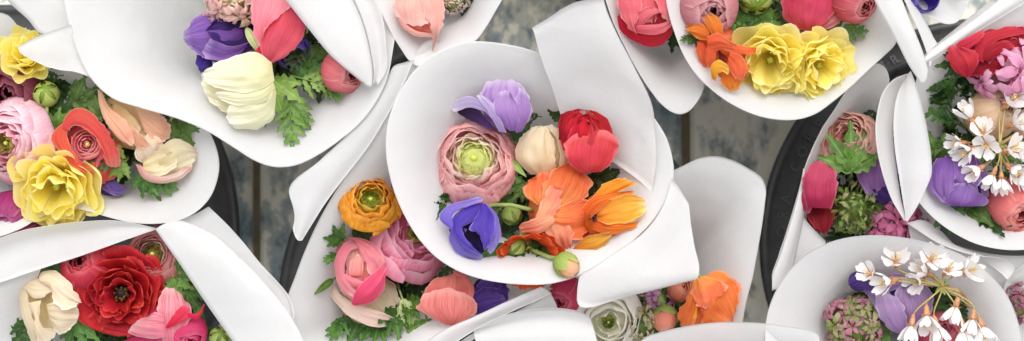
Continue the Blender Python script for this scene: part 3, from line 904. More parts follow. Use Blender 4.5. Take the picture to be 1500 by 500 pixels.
# ------------------------------------------------------------------ paper cones
wrap('A', 'white paper cone round the pink, coral and yellow bouquet at the left edge', (130, 215, -430),
     [(30, 42, -30), (57, 52, -12), (120, 78, -20), (200, 118, -20), (268, 160, -12), (300, 182, -6), (316, 212, 0), (322, 240, 4), (318, 268, 6), (306, 293, 6), (285, 312, 4), (262, 322, 2), (238, 327, 0), (210, 328, -2), (185, 325, -6), (150, 316, -10), (122, 308, -14), (100, 305, -16),
      (80, 309, -14), (60, 318, -10), (36, 332, -4), (5, 345, 0), (-40, 352, 0), (-100, 320, 0), (-125, 230, -5), (-120, 120, -20), (-80, 50, -30), (-30, 20, -30), (10, 21, -28)], e=2.35, a=45, seed=1)
wrap('N', 'white folded paper cone with square opening round the dark red and cream bouquet', (185, 500, -430), None, flaps=[
     [[(-60, 372, 24), (0, 348, 22), (35, 337, 20), (70, 331, 17), (120, 325, 12), (165, 323, 8), (200, 328, 6), (229, 335, 8)],
      [(-60, 388, 14), (0, 365, 8), (70, 345, 2), (130, 340, -4), (180, 332, -2), (229, 335.5, 7)],
      [(-60, 415, 14), (0, 396, 9), (70, 372, 4), (130, 355, 0), (180, 343, 2), (229, 336, 6)],
      [(-60, 436, 12), (0, 414, 8), (70, 391, 4), (130, 371, 2), (180, 353, 3), (228, 336.5, 5)]],
     [[(228, 336.5, 9), (250, 368, 10), (280, 412, 11), (312, 459, 10), (352, 517, 8), (390, 580, 6)],
      [(236, 331, 11), (272, 348, 13), (315, 395, 17), (356, 445, 18), (392, 495, 16), (430, 570, 14)],
      [(250, 325, 8), (296, 343, 12), (338, 382, 18), (376, 424, 22), (410, 462, 22), (450, 560, 20)],
      [(266, 323, 2), (312, 342, 6), (352, 378, 14), (392, 420, 22), (427, 466, 24), (470, 560, 22)]],
     [[(250, 325, -4), (262, 322, -4), (290, 312, -2), (306, 303, -2)],
      [(268, 340, -8), (300, 338, -8), (320, 330, -6), (332, 328, -4)],
      [(320, 376, -8), (350, 380, -4), (366, 374, 0), (374, 377, 2)],
      [(380, 440, -6), (405, 440, 6), (420, 440, 12), (430, 468, 20)],
      [(404, 520, -6), (420, 510, 4), (424, 500, 8), (421, 484, 16)]],
     [[(-80, 440, 8), (0, 413.5, 3), (60, 394, -1)], [(-80, 470, -10), (0, 450, -22), (50, 430, -44)], [(-80, 520, -26), (0, 510, -46), (60, 500, -74)]],
     [[(-90, 380, 10), (-100, 480, 0), (-80, 600, 0), (50, 660, 0), (250, 640, 0), (390, 590, 2)],
      [(-60, 400, -40), (-60, 480, -60), (-30, 570, -60), (60, 610, -60), (230, 600, -60), (330, 560, -60)],
      [(0, 440, -150), (20, 480, -170), (60, 530, -170), (120, 560, -170), (200, 550, -170), (260, 520, -170)],
      [(140, 480, -330), (150, 500, -340), (160, 510, -340), (185, 520, -340), (200, 510, -340), (215, 490, -330)]]], seed=2)
wrap('B', 'large white paper cone opening wide round the cream, coral and purple bouquet', (420, 60, -430),
     [(60, -120, 34), (86, -40, 38), (95, 5, 40), (101, 32, 41), (108, 60, 42), (117, 85, 42), (129, 108, 42), (145, 128, 42), (165, 144, 42), (203, 157, 40), (258, 173, 38), (303, 192, 36), (345, 218, 34), (374, 236, 34), (402, 245, 34), (432, 243, 34), (464, 229, 34), (500, 204, 34), (530, 177, 34), (552, 146, 34), (566, 116, 34), (574, 80, 30),
      (580, 20, 10), (570, -60, 0), (520, -150, 0), (400, -200, 10), (260, -210, 20), (130, -190, 30)], e=2.35, a=90, seed=3, flaps=[
     [[(401, -20, 62), (418, 0, 62), (450, 40, 62), (490, 87, 60), (520, 111, 58), (542, 128, 54)],
      [(450, -20, 66), (468, 2, 66), (496, 42, 66), (520, 82, 64), (535, 107, 60), (544, 127, 55)],
      [(505, -20, 60), (517, 2, 60), (532, 38, 60), (542, 76, 59), (546, 106, 57), (545, 126, 54)]],
     [[(508, -20, 50), (520, 2, 50), (535, 40, 49), (544, 78, 48), (548, 106, 48), (546, 124, 46)],
      [(526, -20, 36), (538, 4, 36), (552, 36, 36), (557, 74, 36), (556, 104, 38), (551, 122, 38)],
      [(540, -20, 46), (551, 0, 46), (562, 32, 46), (566, 66, 46), (566, 104, 44), (553, 126, 40)]],
     [[(416, -10, 40), (450, 38, 38), (490, 86, 34), (540, 129, 30)],
      [(440, -10, 0), (470, 40, -6), (505, 84, -6), (535, 118, 0)],
      [(460, 0, -70), (480, 40, -80), (505, 75, -80), (520, 100, -80)]],
     [[(-10, -30, 6), (10, 0, 8), (40, 28, 10), (62, 50, 12), (80, 45, 16)],
      [(40, -40, 12), (60, -6, 14), (75, 18, 16), (90, 38, 18), (98, 42, 20)],
      [(86, -40, 16), (96, -4, 18), (101, 14, 22), (105, 30, 24), (108, 50, 24)]],
     [[(25.5, 68, 52), (50, 56, 50), (76, 46, 48), (104, 36, 44)],
      [(27, 74, 52), (55, 70, 49), (85, 66, 46), (110, 64, 40)],
      [(42, 85, 48), (70, 86, 46), (95, 86, 44), (118, 88, 38)],
      [(68, 98, 46), (90, 103, 44), (108, 105, 42), (132, 113, 36)]]])
wrap('C', 'small white paper cone round the peach ranunculus at the top', (645, -30, -430),
     [(549, 0, 22), (562, 26, 24), (574, 50, 24), (588, 73, 24), (601, 90, 24), (612, 97, 24), (626, 94, 24), (648, 84, 24), (672, 74, 24), (697, 59, 24), (712, 40, 24), (727, 15, 24), (745, -20, 22), (740, -100, 20), (650, -150, 20), (560, -110, 20), (538, -40, 20)], e=2.35, a=45, seed=4)
wrap('E', 'white paper cone below the central bouquet, holding amber and pink ranunculus', (590, 410, -440),
     [(413, 520, -6), (415, 480, -6), (419, 440, -5), (431, 408, -3), (446, 370, 0), (463, 332, 3), (482, 296, 6), (506, 258, 10), (546, 202, 14), (576, 152, 18), (598, 104, 20), (622, 62, 18), (680, 75, -20), (730, 140, -80), (770, 260, -110), (810, 370, -90), (808, 424, -30), (760, 442, -4), (700, 470, 4), (622, 508, 8), (560, 560, 6), (470, 570, 0)], e=2.35, a=75, seed=5, flaps=[
     [[(606, 88, 26), (585, 138, 25), (546, 204, 22), (502, 264, 20), (477, 297, 18), (456, 330, 17), (442, 352, 16)],
      [(590, 92, 30), (566, 142, 30), (520, 215, 29), (474, 272, 28), (455, 300, 26), (444, 325, 24), (436, 352, 20)],
      [(578, 96, 27), (550, 150, 27), (494, 212, 26), (448, 262, 25), (432, 290, 22), (433, 318, 20), (431, 344, 18)],
      [(570, 110, 22), (542, 162, 22), (470, 234, 22), (422.5, 282, 22), (428, 300, 20), (431, 318, 18), (428, 334, 17)]],
     [[(480, 302, 2), (464, 336, 0), (448, 374, -3), (433, 412, -6), (421, 446, -8), (416, 490, -8)],
      [(484, 310, -8), (472, 340, -10), (458, 372, -13), (443, 408, -16), (432, 446, -18), (428, 500, -18)],
      [(494, 320, -40), (484, 346, -44), (474, 376, -48), (462, 410, -50), (452, 450, -52), (448, 500, -52)]],
     [[(608, 516, 26), (640, 489, 26), (700, 461, 26), (760, 434, 24), (792, 420, 22)],
      [(630, 512, 24), (656, 490, 25), (710, 464, 26), (766, 439, 24), (800, 424, 22)],
      [(656, 512, 12), (676, 496, 14), (720, 471, 16), (774, 446, 16), (808, 430, 16)]],
     [[(660, 512, 0), (684, 494, 2), (728, 472, 4), (776, 450, 4), (806, 434, 4)],
      [(676, 512, -6), (696, 496, -4), (736, 476, -2), (780, 455, -2), (808, 438, -2)]]])
wrap('O', 'white paper cone with one tall side, holding the white ranunculus and orange poppy', (930, 450, -450),
     [(790, 428, -30), (830, 396, -40), (880, 330, -60), (940, 260, -40), (985, 250, -16), (1004, 241, -8), (1024, 232, -4), (1048, 229, -2), (1074, 235, -2), (1098, 248, -2), (1117, 262, -2), (1122, 275, -2), (1120, 300, -4), (1113, 350, -8), (1104, 400, -14), (1094, 440, -20), (1080, 500, -30), (1030, 560, -40), (900, 590, -40), (800, 540, -40), (776, 470, -40)], e=2.35, a=75, seed=6, flaps=[
     [[(692, 484, 30), (718, 470, 30), (752, 458, 30), (790, 452.5, 30), (830, 453, 30), (856, 460, 30), (866, 468, 29)],
      [(694, 486, 14), (724, 480, 14), (762, 474, 16), (800, 470, 18), (836, 470, 20), (860, 474, 24), (870, 482, 25)],
      [(694, 488, 18), (724, 490, 22), (764, 488, 26), (800, 486, 28), (838, 486, 28), (862, 488, 27), (873, 494, 26)],
      [(702, 520, 20), (730, 520, 22), (768, 520, 24), (804, 520, 26), (840, 520, 26), (866, 518, 26), (880, 514, 25)]],
     [[(700, 486, 6), (740, 466, 6), (790, 438, 10), (806, 428, 12)],
      [(706, 492, -4), (744, 476, -4), (796, 450, -2), (812, 440, 0)],
      [(716, 500, -30), (752, 490, -30), (802, 470, -30), (820, 460, -30)]]])
wrap('Q', 'white paper cone seen only as a curved rim at the bottom edge', (1060, 640, -430),
     [(925, 520, 44), (942, 497, 46), (968, 486, 48), (1000, 478, 48), (1040, 473, 48), (1085, 472, 48), (1130, 475, 48), (1165, 480, 48), (1192, 487, 48), (1198.5, 491, 48), (1199, 515, 44), (1196, 600, 30), (1150, 720, 20), (1000, 740, 20), (930, 640, 30)], e=2.35, a=75, seed=7)
wrap('F', 'white paper cone with a small rounded front behind the yellow ruffled bouquet', (960, 0, -430),
     [(868, -60, 6), (884, -10, 8), (900, 36, 8), (918, 74, 6), (936, 108, 4), (954, 135, 2), (972, 156, 2), (985, 165, 2), (996, 168, 2), (1008, 164, 2), (1019, 153, 2), (1028, 138, 2), (1033, 120, -4), (1036, 60, -20), (1040, 0, -20), (1030, -80, -10), (960, -130, 0), (890, -110, 4)], e=2.35, a=55, seed=8)
wrap('H', 'white paper cone round the yellow ruffled bouquet with deep pink buds', (1135, 15, -440),
     [(974, -10, 34), (978, 18, 34), (988, 50, 34), (1002, 83, 34), (1020, 110, 34), (1042, 132, 34), (1072, 153, 34), (1105, 168, 34), (1138, 175, 34), (1168, 175, 32), (1195, 167, 28), (1222, 148, 22), (1248, 126, 16), (1274, 102, 10), (1296, 82, 6), (1312, 64, 8), (1312, 30, 16), (1300, -30, 24), (1260, -120, 30), (1130, -160, 30), (1020, -120, 34), (985, -60, 34)], e=2.35, a=65, seed=9, flaps=[
     [[(1272, -20, 58), (1282, 2, 58), (1299, 34, 58), (1316, 66, 58), (1332, 97, 58), (1350, 124, 56)],
      [(1296, -20, 64), (1306, 2, 64), (1319, 32, 64), (1334, 62, 64), (1346, 90, 62), (1354, 122, 57)],
      [(1312, -20, 60), (1322, 2, 60), (1333, 30, 60), (1344, 56, 60), (1354, 82, 59), (1360, 104, 57)]],
     [[(1316, -20, 40), (1326, 2, 40), (1338, 28, 40), (1350, 56, 40), (1360, 88, 42), (1362, 100, 44)],
      [(1318, -20, 22), (1334, 0, 22), (1350, 22, 22), (1362, 44, 24), (1369, 58, 28), (1373, 64, 32)]]])
wrap('I', 'white paper cone showing only its rounded tip at the top right edge', (1372, -40, -430),
     [(1318, -30, 12), (1328, 0, 12), (1342, 12, 12), (1358, 23, 12), (1374, 32, 12), (1390, 36, 12), (1402, 33, 12), (1411, 22, 12), (1417, 8, 12), (1424, -20, 12), (1430, -100, 10), (1370, -140, 10), (1320, -110, 10)], e=2.8, a=40, seed=10)
wrap('J', 'white paper cone with folded front edges round the pink hyacinth and white blossom bouquet', (1440, 215, -430),
     [(1352, 96, 24), (1400, 60, 26), (1450, 28, 28), (1500, 0, 28), (1580, -10, 26), (1640, 60, 20), (1660, 180, 10), (1630, 300, 10), (1570, 350, 10), (1520, 364, 10), (1492, 367, 10), (1462, 365, 10), (1432, 358, 10), (1404, 345, 10), (1378, 328, 10), (1356, 308, 10), (1342, 290, 10), (1340, 240, -10), (1338, 170, -10), (1342, 120, 10)], e=2.35, a=65, seed=11, flaps=[
     [[(1340, 96, 44), (1375, 66, 46), (1420, 34, 48), (1462, 0, 48), (1490, -24, 48)],
      [(1344, 97, 46), (1385, 70, 50), (1430, 40, 52), (1478, 8, 52), (1510, -16, 52)],
      [(1350, 98, 38), (1396, 70, 40), (1440, 42, 42), (1492, 10, 42), (1530, -14, 42)]],
     [[(1336, 98, 34), (1372, 64, 36), (1414, 30, 38), (1452, 0, 38)], [(1342, 99, 30), (1380, 68, 30), (1424, 36, 32), (1464, 4, 32)]],
     [[(1334, 104, 44), (1343, 128, 46), (1352, 160, 46), (1360, 196, 45), (1365, 232, 43), (1365, 256, 42), (1356, 278, 38), (1344, 302, 34), (1329, 325, 28)],
      [(1330, 108, 36), (1329, 134, 40), (1332, 166, 42), (1336, 204, 42), (1340, 240, 40), (1342, 262, 40), (1338, 284, 36), (1334, 304, 32), (1328, 324, 27)],
      [(1328, 110, 20), (1314, 140, 26), (1309, 172, 28), (1310, 208, 28), (1314, 240, 28), (1318, 266, 28), (1322, 290, 27), (1325, 308, 26), (1327, 323, 26)]],
     [[(1329, 108, 34), (1310, 116, 32), (1294, 134, 30), (1286, 160, 30), (1283, 188, 30), (1286, 222, 30), (1294, 258, 28), (1306, 292, 26), (1324, 323, 22)],
      [(1331, 110, 14), (1312, 122, 16), (1299, 142, 18), (1293, 168, 18), (1292, 196, 18), (1296, 230, 18), (1304, 262, 18), (1314, 292, 18), (1326, 323, 20)],
      [(1332, 114, -20), (1322, 130, -10), (1314, 152, -8), (1309, 178, -4), (1309, 206, 0), (1312, 238, 4), (1316, 268, 8), (1320, 294, 12), (1327, 322, 18)]],
     [[(1328, 327, -6), (1345, 338, -6), (1372, 355, -4), (1404, 368, -4), (1440, 376, -4), (1466, 378, -4), (1482, 384, -4), (1488, 393, -4)],
      [(1352, 322, -20), (1370, 342, -18), (1396, 358, -16), (1424, 369, -16), (1452, 379, -14), (1470, 388, -12), (1482, 396, -8), (1484, 401, -6)],
      [(1380, 340, -30), (1398, 358, -30), (1420, 372, -28), (1440, 382, -26), (1456, 392, -22), (1466, 400, -16), (1472, 406, -10), (1476, 410, -8)]],
     [[(1330, 330, -14), (1380, 352, -22), (1450, 372, -30), (1520, 372, -30), (1580, 350, -30)],
      [(1340, 372, -40), (1400, 388, -40), (1470, 410, -38), (1520, 400, -40), (1580, 380, -40)],
      [(1360, 400, -60), (1410, 410, -60), (1476, 424, -50), (1530, 414, -56), (1590, 395, -60)]]])
wrap('K', 'pale grey shaded paper cone low against the lettered bucket rim', (1262, 260, -440),
     [(1302, 130, -30), (1302, 112, -28), (1296, 99, -26), (1282, 93, -26), (1266, 98, -26), (1252, 113, -28), (1238, 134, -30), (1222, 160, -32), (1206, 184, -34), (1192, 212, -36), (1180, 240, -36), (1172, 268, -34), (1164, 300, -32), (1152, 340, -30), (1140, 376, -28), (1131, 412, -26), (1150, 436, -30), (1220, 430, -60), (1300, 420, -60), (1360, 380, -60), (1380, 300, -60), (1360, 200, -50), (1330, 150, -40)], e=2.0, a=90, seed=12, flaps=[
     [[(1177, 246, -24), (1168, 290, -22), (1156, 334, -20), (1143, 374, -18), (1131, 408, -16), (1131, 426, -16)],
      [(1180, 256, -24), (1173, 298, -24), (1162, 340, -22), (1150, 376, -20), (1140, 406, -18), (1136, 424, -18)],
      [(1182, 250, -40), (1180, 300, -46), (1172, 346, -46), (1164, 380, -44), (1158, 404, -40), (1150, 420, -36)]],
     [[(1168, 306, -40), (1180, 322, -46), (1196, 340, -50), (1210, 354, -52)],
      [(1156, 346, -46), (1172, 364, -50), (1186, 378, -54), (1202, 386, -56)],
      [(1148, 376, -56), (1160, 396, -60), (1172, 408, -64), (1190, 412, -66)]]])
wrap('L', 'white paper cone round the drooping white blossom bouquet in the bottom right', (1325, 470, -430),
     [(1122, 478, 44), (1127, 452, 46), (1138, 424, 48), (1154, 398, 48), (1176, 376, 48), (1202, 360, 48), (1232, 350, 48), (1264, 345, 48), (1300, 345, 48), (1336, 350, 48), (1372, 359, 46), (1402, 370, 46), (1430, 386, 46), (1454, 406, 46), (1472, 428, 46), (1485, 454, 46), (1493, 480, 46), (1500, 520, 44), (1490, 590, 40), (1420, 650, 36), (1300, 670, 36), (1190, 630, 38), (1130, 550, 42)], e=2.35, a=85, seed=13)
wrap('M', 'white paper cone just entering the frame at the bottom right corner', (1560, 470, -430),
     [(1474, 412, -34), (1500, 386, -26), (1560, 360, -20), (1640, 400, -20), (1660, 500, -20), (1580, 580, -20), (1500, 560, -24), (1480, 490, -30)], e=2.35, a=65, seed=14)
wrap('D', 'large round white paper cone open in the middle, holding lavender, red and orange blooms', (775, 270, -440),
     [(830, 92, 56), (810, 80, 60), (790, 76, 62), (765, 69, 62), (740, 64, 62), (715, 61, 62), (690, 61, 62), (664, 67, 62), (640, 78, 62), (617, 95, 62), (597, 118, 62), (580, 147, 62), (570, 176, 62), (566, 204, 62), (567, 234, 62), (573, 264, 62), (583, 294, 62), (597, 324, 62), (616, 353, 62), (640, 378, 62), (668, 396, 62), (700, 408, 62), (735, 415, 62), (770, 418, 62), (806, 416, 62), (838, 408, 60), (862, 397, 58),
      (892, 380, 50), (930, 350, 48), (962, 316, 48), (981, 284, 48), (988, 255, 48), (986, 230, 48), (979, 205, 48), (965, 180, 48), (940, 150, 44), (905, 118, 40), (868, 102, 46)], e=2.35, a=75, seed=15, flaps=[
     [[(780, 41.5, 104), (800, 29, 108), (825, 12, 111), (845, 3, 112), (862, 0, 111), (884, -4, 108)],
      [(782, 46, 106), (806, 36, 107), (832, 22, 107), (854, 13, 107), (870, 9, 107), (886, 6, 106)],
      [(787, 66, 98), (818, 58, 97), (846, 50, 97), (868, 46, 97), (886, 44, 97), (901, 44, 97)],
      [(796, 96, 80), (830, 92, 77), (862, 88, 77), (886, 88, 79), (908, 92, 82), (929, 98, 84)],
      [(806, 122, 60), (842, 124, 52), (876, 126, 52), (906, 130, 58), (934, 142, 66), (956, 158, 70)],
      [(814, 146, 34), (850, 152, 32), (884, 158, 36), (916, 166, 44), (942, 178, 50), (959, 184, 54)],
      [(822, 172, 12), (856, 184, 8), (888, 194, 14), (920, 206, 26), (948, 220, 36), (962, 232, 44)],
      [(830, 205, -8), (863, 216, -10), (890, 232, -8), (914, 248, 8), (940, 268, 24), (956, 284, 36)]],
     [[(984, 262, 58), (990, 268, 57), (1000, 284, 54), (1009, 298, 52)],
      [(974, 296, 58), (984, 304, 56), (998, 318, 53), (1013, 330, 51)],
      [(948, 336, 60), (968, 344, 58), (994, 354, 55), (1018, 362, 52)],
      [(900, 372, 62), (936, 382, 62), (984, 388, 58), (1024, 392, 50)],
      [(866, 394, 64), (906, 410, 64), (962, 414, 60), (1023, 402, 50)],
      [(851, 402, 62), (866, 432, 60), (930, 430, 56), (1021, 408, 48)],
      [(846, 424, 60), (846, 444, 56), (920, 434, 50), (1018, 409, 46)]],
     [[(900, 354, -4), (936, 338, 6), (962, 312, 12), (980, 276, 20), (985, 246, 24)],
      [(884, 372, 24), (926, 350, 28), (956, 322, 32), (976, 288, 36), (984, 256, 38)],
      [(872, 386, 44), (914, 364, 46), (950, 336, 48), (974, 300, 48), (986, 264, 48)]]])

# ------------------------------------------------------------------ blooms: the central cone
PINKR = ('#ea8c98', '#f2a6aa', '#f5bcb8', '#fbe2dc', '#de6c80', .35)
ran_open('D', 695, 236, 12, 62, 92, 14, 'pale pink ranunculus with lime green eye in the central cone', PINKR, ('#ccd264', '#e9ec9c', ('#efcfb0', '#f4dcc0', '#f8e6d4', '#f2c4b4')), layers=8, inner=.44, dome=.44, spin=20, n=4, eyer=.38, loose=.07)
LAV = ('#7a5aa8', '#a387c6', '#b9a0d4', '#e4d8ee', '#5f3f92', .45)
traced('D', 738, 160, -2, 44, 'lavender anemone with pale petal edges at the top of the central cone',
       {'a': ('#8c60ae', '#aa80c2', '#ba98cc', '#e6dcec', '#784e9c', .4), 'b': ('#a78cc8', '#bca6d6', '#d2c2e4', '#efe8f6', '#8f74b4', .3), 'k': ('#2a1838', '#3c2450', '#5a3c7c', None, '#241430', .3)},
       [('k', [(664, 150), (682, 152), (702, 162), (718, 180)], [(668, 164), (680, 172), (700, 182), (722, 192)], 0, -10),
        ('a', [(748, 190), (716, 162), (703, 142), (712, 124)], [(752, 190), (778, 172), (776, 146), (764, 124)], 5, -6, 4),
        ('b', [(722, 178), (708, 152), (690, 142), (662, 147)], [(728, 184), (712, 166), (690, 158), (665, 164)], 3, 4, 4),
        ('a', [(756, 195), (755, 170), (756, 145), (760, 129)], [(764, 193), (773, 178), (778, 158), (771, 138)], 6, 0, 2),
        ('a', [(746, 192), (730, 174), (722, 152), (730, 136)], [(756, 192), (761, 172), (759, 150), (748, 136)], 7, 1),
        ('b', [(731, 193), (720, 172), (708, 154), (697, 141)], [(742, 195), (732, 172), (722, 154), (712, 143)], 2, 4)], core='a')
traced('D', 795, 220, 14, 40, 'plain cream ranunculus bud between the pink and red blooms',
       {'a': ('#ecd0a4', '#f1dfb8', '#f4e6c6', '#f9f1dc', '#e4c090', .4), 'i': ('#c8a870', '#dcc08c', '#e8d2a4', '#f3e6c8', '#b8955c', .3)},
       [('i', [(790, 250), (790, 215), (794, 190)], [(826, 250), (832, 220), (822, 194)], 2, -6),
        ('a', [(818, 252), (819, 222), (812, 200), (801, 187)], [(829, 250), (834, 226), (824, 196), (809, 183)], 4, 2),
        ('a', [(796, 240), (797, 210), (794, 190), (788, 186)], [(812, 240), (813, 218), (808, 200), (800, 186)], 4, 3),
        ('a', [(778, 256), (757, 236), (758, 212), (776, 191), (794, 183)], [(814, 256), (812, 226), (803, 204), (798, 190)], 9, 2)], name='ranunculus', cat='ranunculus', g='r', core='a')
traced('D', 864, 204, 12, 50, 'bright red ranunculus against the inner paper of the central cone',
       {'a': ('#b00c1a', '#cc1424', '#d8202e', '#e24a52', '#9c0814', .35), 'd': ('#8c0814', '#b01020', '#c41a28', '#d43a44', '#7c0610', .3), 'f': ('#cc3a40', '#d83640', '#de444a', '#ea7c7a', '#b82830', .5)},
       [('d', [(818, 205), (824, 163), (838, 152), (858, 149), (878, 158), (892, 180), (899, 205)], [(826, 205), (832, 174), (846, 163), (862, 163), (876, 174), (886, 194), (893, 212)], 2, 8),
        ('a', [(824, 220), (820, 194), (830, 174), (846, 163)], [(896, 220), (892, 196), (878, 174), (862, 163)], 3, -2),
        ('a', [(818, 192), (818, 180), (828, 168), (842, 161)], [(826, 196), (826, 184), (834, 174), (846, 166)], 1, 5),
        ('d', [(834, 212), (838, 188), (848, 172), (860, 165)], [(890, 212), (884, 190), (874, 176), (864, 167)], 3, 3),
        ('a', [(830, 214), (834, 196), (843, 180), (852, 172)], [(862, 214), (868, 198), (866, 186), (858, 174)], 3, 6),
        ('f', [(856, 214), (862, 198), (864, 184), (860, 176)], [(880, 214), (880, 200), (874, 188), (866, 180)], 3, 6),
        ('f', [(852, 254), (834, 240), (827, 222), (828, 207)], [(880, 252), (896, 238), (905, 220), (909, 203)], 5, 6)], name='ranunculus', cat='ranunculus', g='r', core='d', dome=.5, crinkle=1.9)
POP = ('#f2b040', '#f47a30', '#f4743a', '#f79a66', '#e0521c', .4)
traced('D', 815, 308, 20, 62, 'orange poppy seen from behind on its hairy stem in the central cone',
       {'a': ('#f8b45c', '#f27c44', '#ee6438', '#f6a884', '#e84c24', .6), 's': ('#f8c08c', '#f69a78', '#f28064', '#f8b8a0', '#ee6448', .45), 'r': ('#ee6c48', '#ec5c40', '#ee6850', '#f49a84', '#d84028', .4)},
       [('r', [(830, 325), (838, 338), (850, 336), (867, 326)], [(828, 340), (838, 350), (852, 350), (867, 346)], 3, -4),
        ('a', [(786, 300), (771, 290), (769, 275), (783, 261)], [(804, 304), (820, 285), (815, 264), (804, 251)], 5, -2, 2),
        ('a', [(792, 300), (798, 270), (812, 246), (828, 238)], [(822, 306), (858, 292), (866, 270), (856, 252)], 8, 2, 3),
        ('a', [(796, 310), (826, 298), (852, 294), (866, 298)], [(800, 326), (822, 346), (846, 350), (870, 336)], 6, 2),
        ('s', [(804, 324), (798, 336), (808, 356), (826, 371)], [(822, 318), (836, 332), (838, 352), (835, 370)], 4, 4),
        ('s', [(784, 318), (798, 288), (812, 272), (820, 276)], [(796, 330), (808, 322), (820, 302), (823, 284)], 5, 6),
        ('s', [(806, 312), (784, 320), (762, 331)], [(814, 324), (796, 340), (764, 343)], 4, 8)], name='poppy', cat='poppy', g='p', core='a', d=0, t=60, crinkle=2.3, stem=[(772, 306, 26), (745, 300, 20), (715, 302, 0), (705, 310, -60)])
traced('D', 888, 316, 8, 52, 'golden orange poppy with dark throat beside the paper fold',
       {'a': ('#c84a14', '#ee8a1e', '#f2a02a', '#f8c060', '#d0500f', .55), 'y': ('#d8641a', '#f4b038', '#f8c450', '#fad88c', '#e88420', .6), 'o': ('#d8561a', '#ec7624', '#f08a34', '#f6b070', '#c8480f', .45)},
       [('y', [(842, 360), (858, 348), (876, 344), (895, 338)], [(836, 372), (856, 376), (880, 367), (894, 350)], 4, -6),
        ('a', [(860, 306), (870, 286), (886, 269), (906, 260)], [(874, 310), (888, 292), (908, 281), (930, 272)], 5, -4, 6),
        ('o', [(868, 322), (898, 326), (922, 326), (937, 324)], [(868, 336), (890, 343), (912, 341), (934, 333)], 4, -2),
        ('y', [(870, 314), (890, 294), (916, 283), (936, 290)], [(874, 324), (898, 329), (926, 328), (942, 312)], -5, 2, 6),
        ('o', [(852, 306), (864, 292), (890, 284), (926, 278)], [(866, 320), (880, 306), (902, 292), (928, 284)], 3, 5, 2)], name='poppy', cat='poppy', g='p', core='o', stams=(868, 319, 26, DARKC), dome=.38, crinkle=2.2)
poppy('D', 776, 372, -14, 46, 270, 25, 'deep red orange poppy tucked low under the green buds', ('#c8321a', '#dc4a1e', '#e4581f', '#ec7a3c', '#a82410', .4), n=4, spin=15)
traced('D', 690, 336, 12, 46, 'violet blue anemone opening downwards in the central cone',
       {'a': ('#4a34a8', '#5c44be', '#6e58cc', '#a294e0', '#3a2690', .4), 'p': ('#6c56c0', '#8470cc', '#9684d6', '#beb0e8', '#5a44a8', .35), 'k': ('#0e0818', '#140c28', '#221650', None, '#0c0614', .2)},
       [('p', [(668, 330), (658, 344), (662, 362), (680, 378), (702, 384)], [(684, 336), (676, 350), (686, 364), (696, 370), (706, 374)], 4, -2),
        ('k', [(676, 326), (682, 348), (700, 372)], [(698, 326), (706, 346), (710, 366)], -4, -2),
        ('p', [(712, 298), (726, 312), (733, 332), (732, 352), (720, 372)], [(708, 306), (717, 320), (720, 336), (720, 352), (714, 366)], 3, 0, 2),
        ('a', [(706, 297), (684, 302), (666, 318), (662, 336), (672, 354), (688, 366), (704, 374)], [(708, 302), (700, 314), (690, 326), (677, 334), (681, 347), (692, 359), (705, 371)], 5, 2),
        ('a', [(704, 298), (700, 314), (692, 326), (688, 334), (698, 342), (706, 356), (710, 364)], [(712, 299), (722, 312), (725, 328), (724, 346), (718, 360), (711, 367)], 6, 2),
        ('p', [(662, 338), (643, 318), (652, 304), (675, 295), (700, 288)], [(664, 330), (662, 318), (671, 309), (688, 301), (708, 295)], 4, 6, 2)], core='a')
bud('D', 750, 316, 22, 15, 300, 50, 'plain green bud under the hairy poppy stem')
bud('D', 754, 362, 30, 15, 240, 45, 'green bud with pointed sepals above the red orange poppy')
bud('D', 772, 352, 32, 10, 70, 35, 'tiny round green bud between the orange poppy petals')
bud('D', 830, 389, 36, 19, 315, 62, 'peach bud bursting from green sepals over the cone edge', core=('#e8a070', '#f0b486', '#f2c49c', '#f6d8b8', '#d98850', .3), stem=[(805, 377, 34), (782, 367, 20), (770, 360, -40)])
sprig('D', 742, 362, 26, 72, 190, 'lance', 'b', 'long narrow leaf crossing below the violet blue anemone', .12)
sprig('D', 744, 232, 22, 36, 285, 'lance', 'l', 'short broad leaf at the edge of the pale pink ranunculus', .3, 2)
sprig('D', 874, 262, -2, 46, 30, 'palm', 'd', 'dark leaf under the red ranunculus by the fold')
sprig('D', 735, 300, 4, 50, 120, 'palm', 'g', 'lobed leaf between the pink ranunculus and the orange poppy', .2, 2)
sprig('D', 666, 292, -14, 46, 160, 'fern', 'd', 'dark feathery leaf between the pink and violet blooms')
sprig('D', 778, 360, 20, 44, 262, 'lance', 'g', 'pointed leaves hanging below the tiny green buds', .0, 3)
sprig('D', 838, 176, -10, 30, 100, 'fern', 'd', 'dark leaf tip behind the red ranunculus')
sprig('D', 756, 206, 20, 34, 60, 'palm', 'd', 'dark leaf between the lavender anemone and the cream bud')
sprig('D', 768, 270, 20, 40, 200, 'palm', 'g', 'lobed leaf below the cream bud')
sprig('D', 648, 300, 6, 36, 250, 'palm', 'd', 'dark leaf tip left of the violet blue anemone')
filler('D', 'dark leaves filling the gaps under the blooms of the central cone', 775, 275, 120, 110, -70, -15, 61, 11)

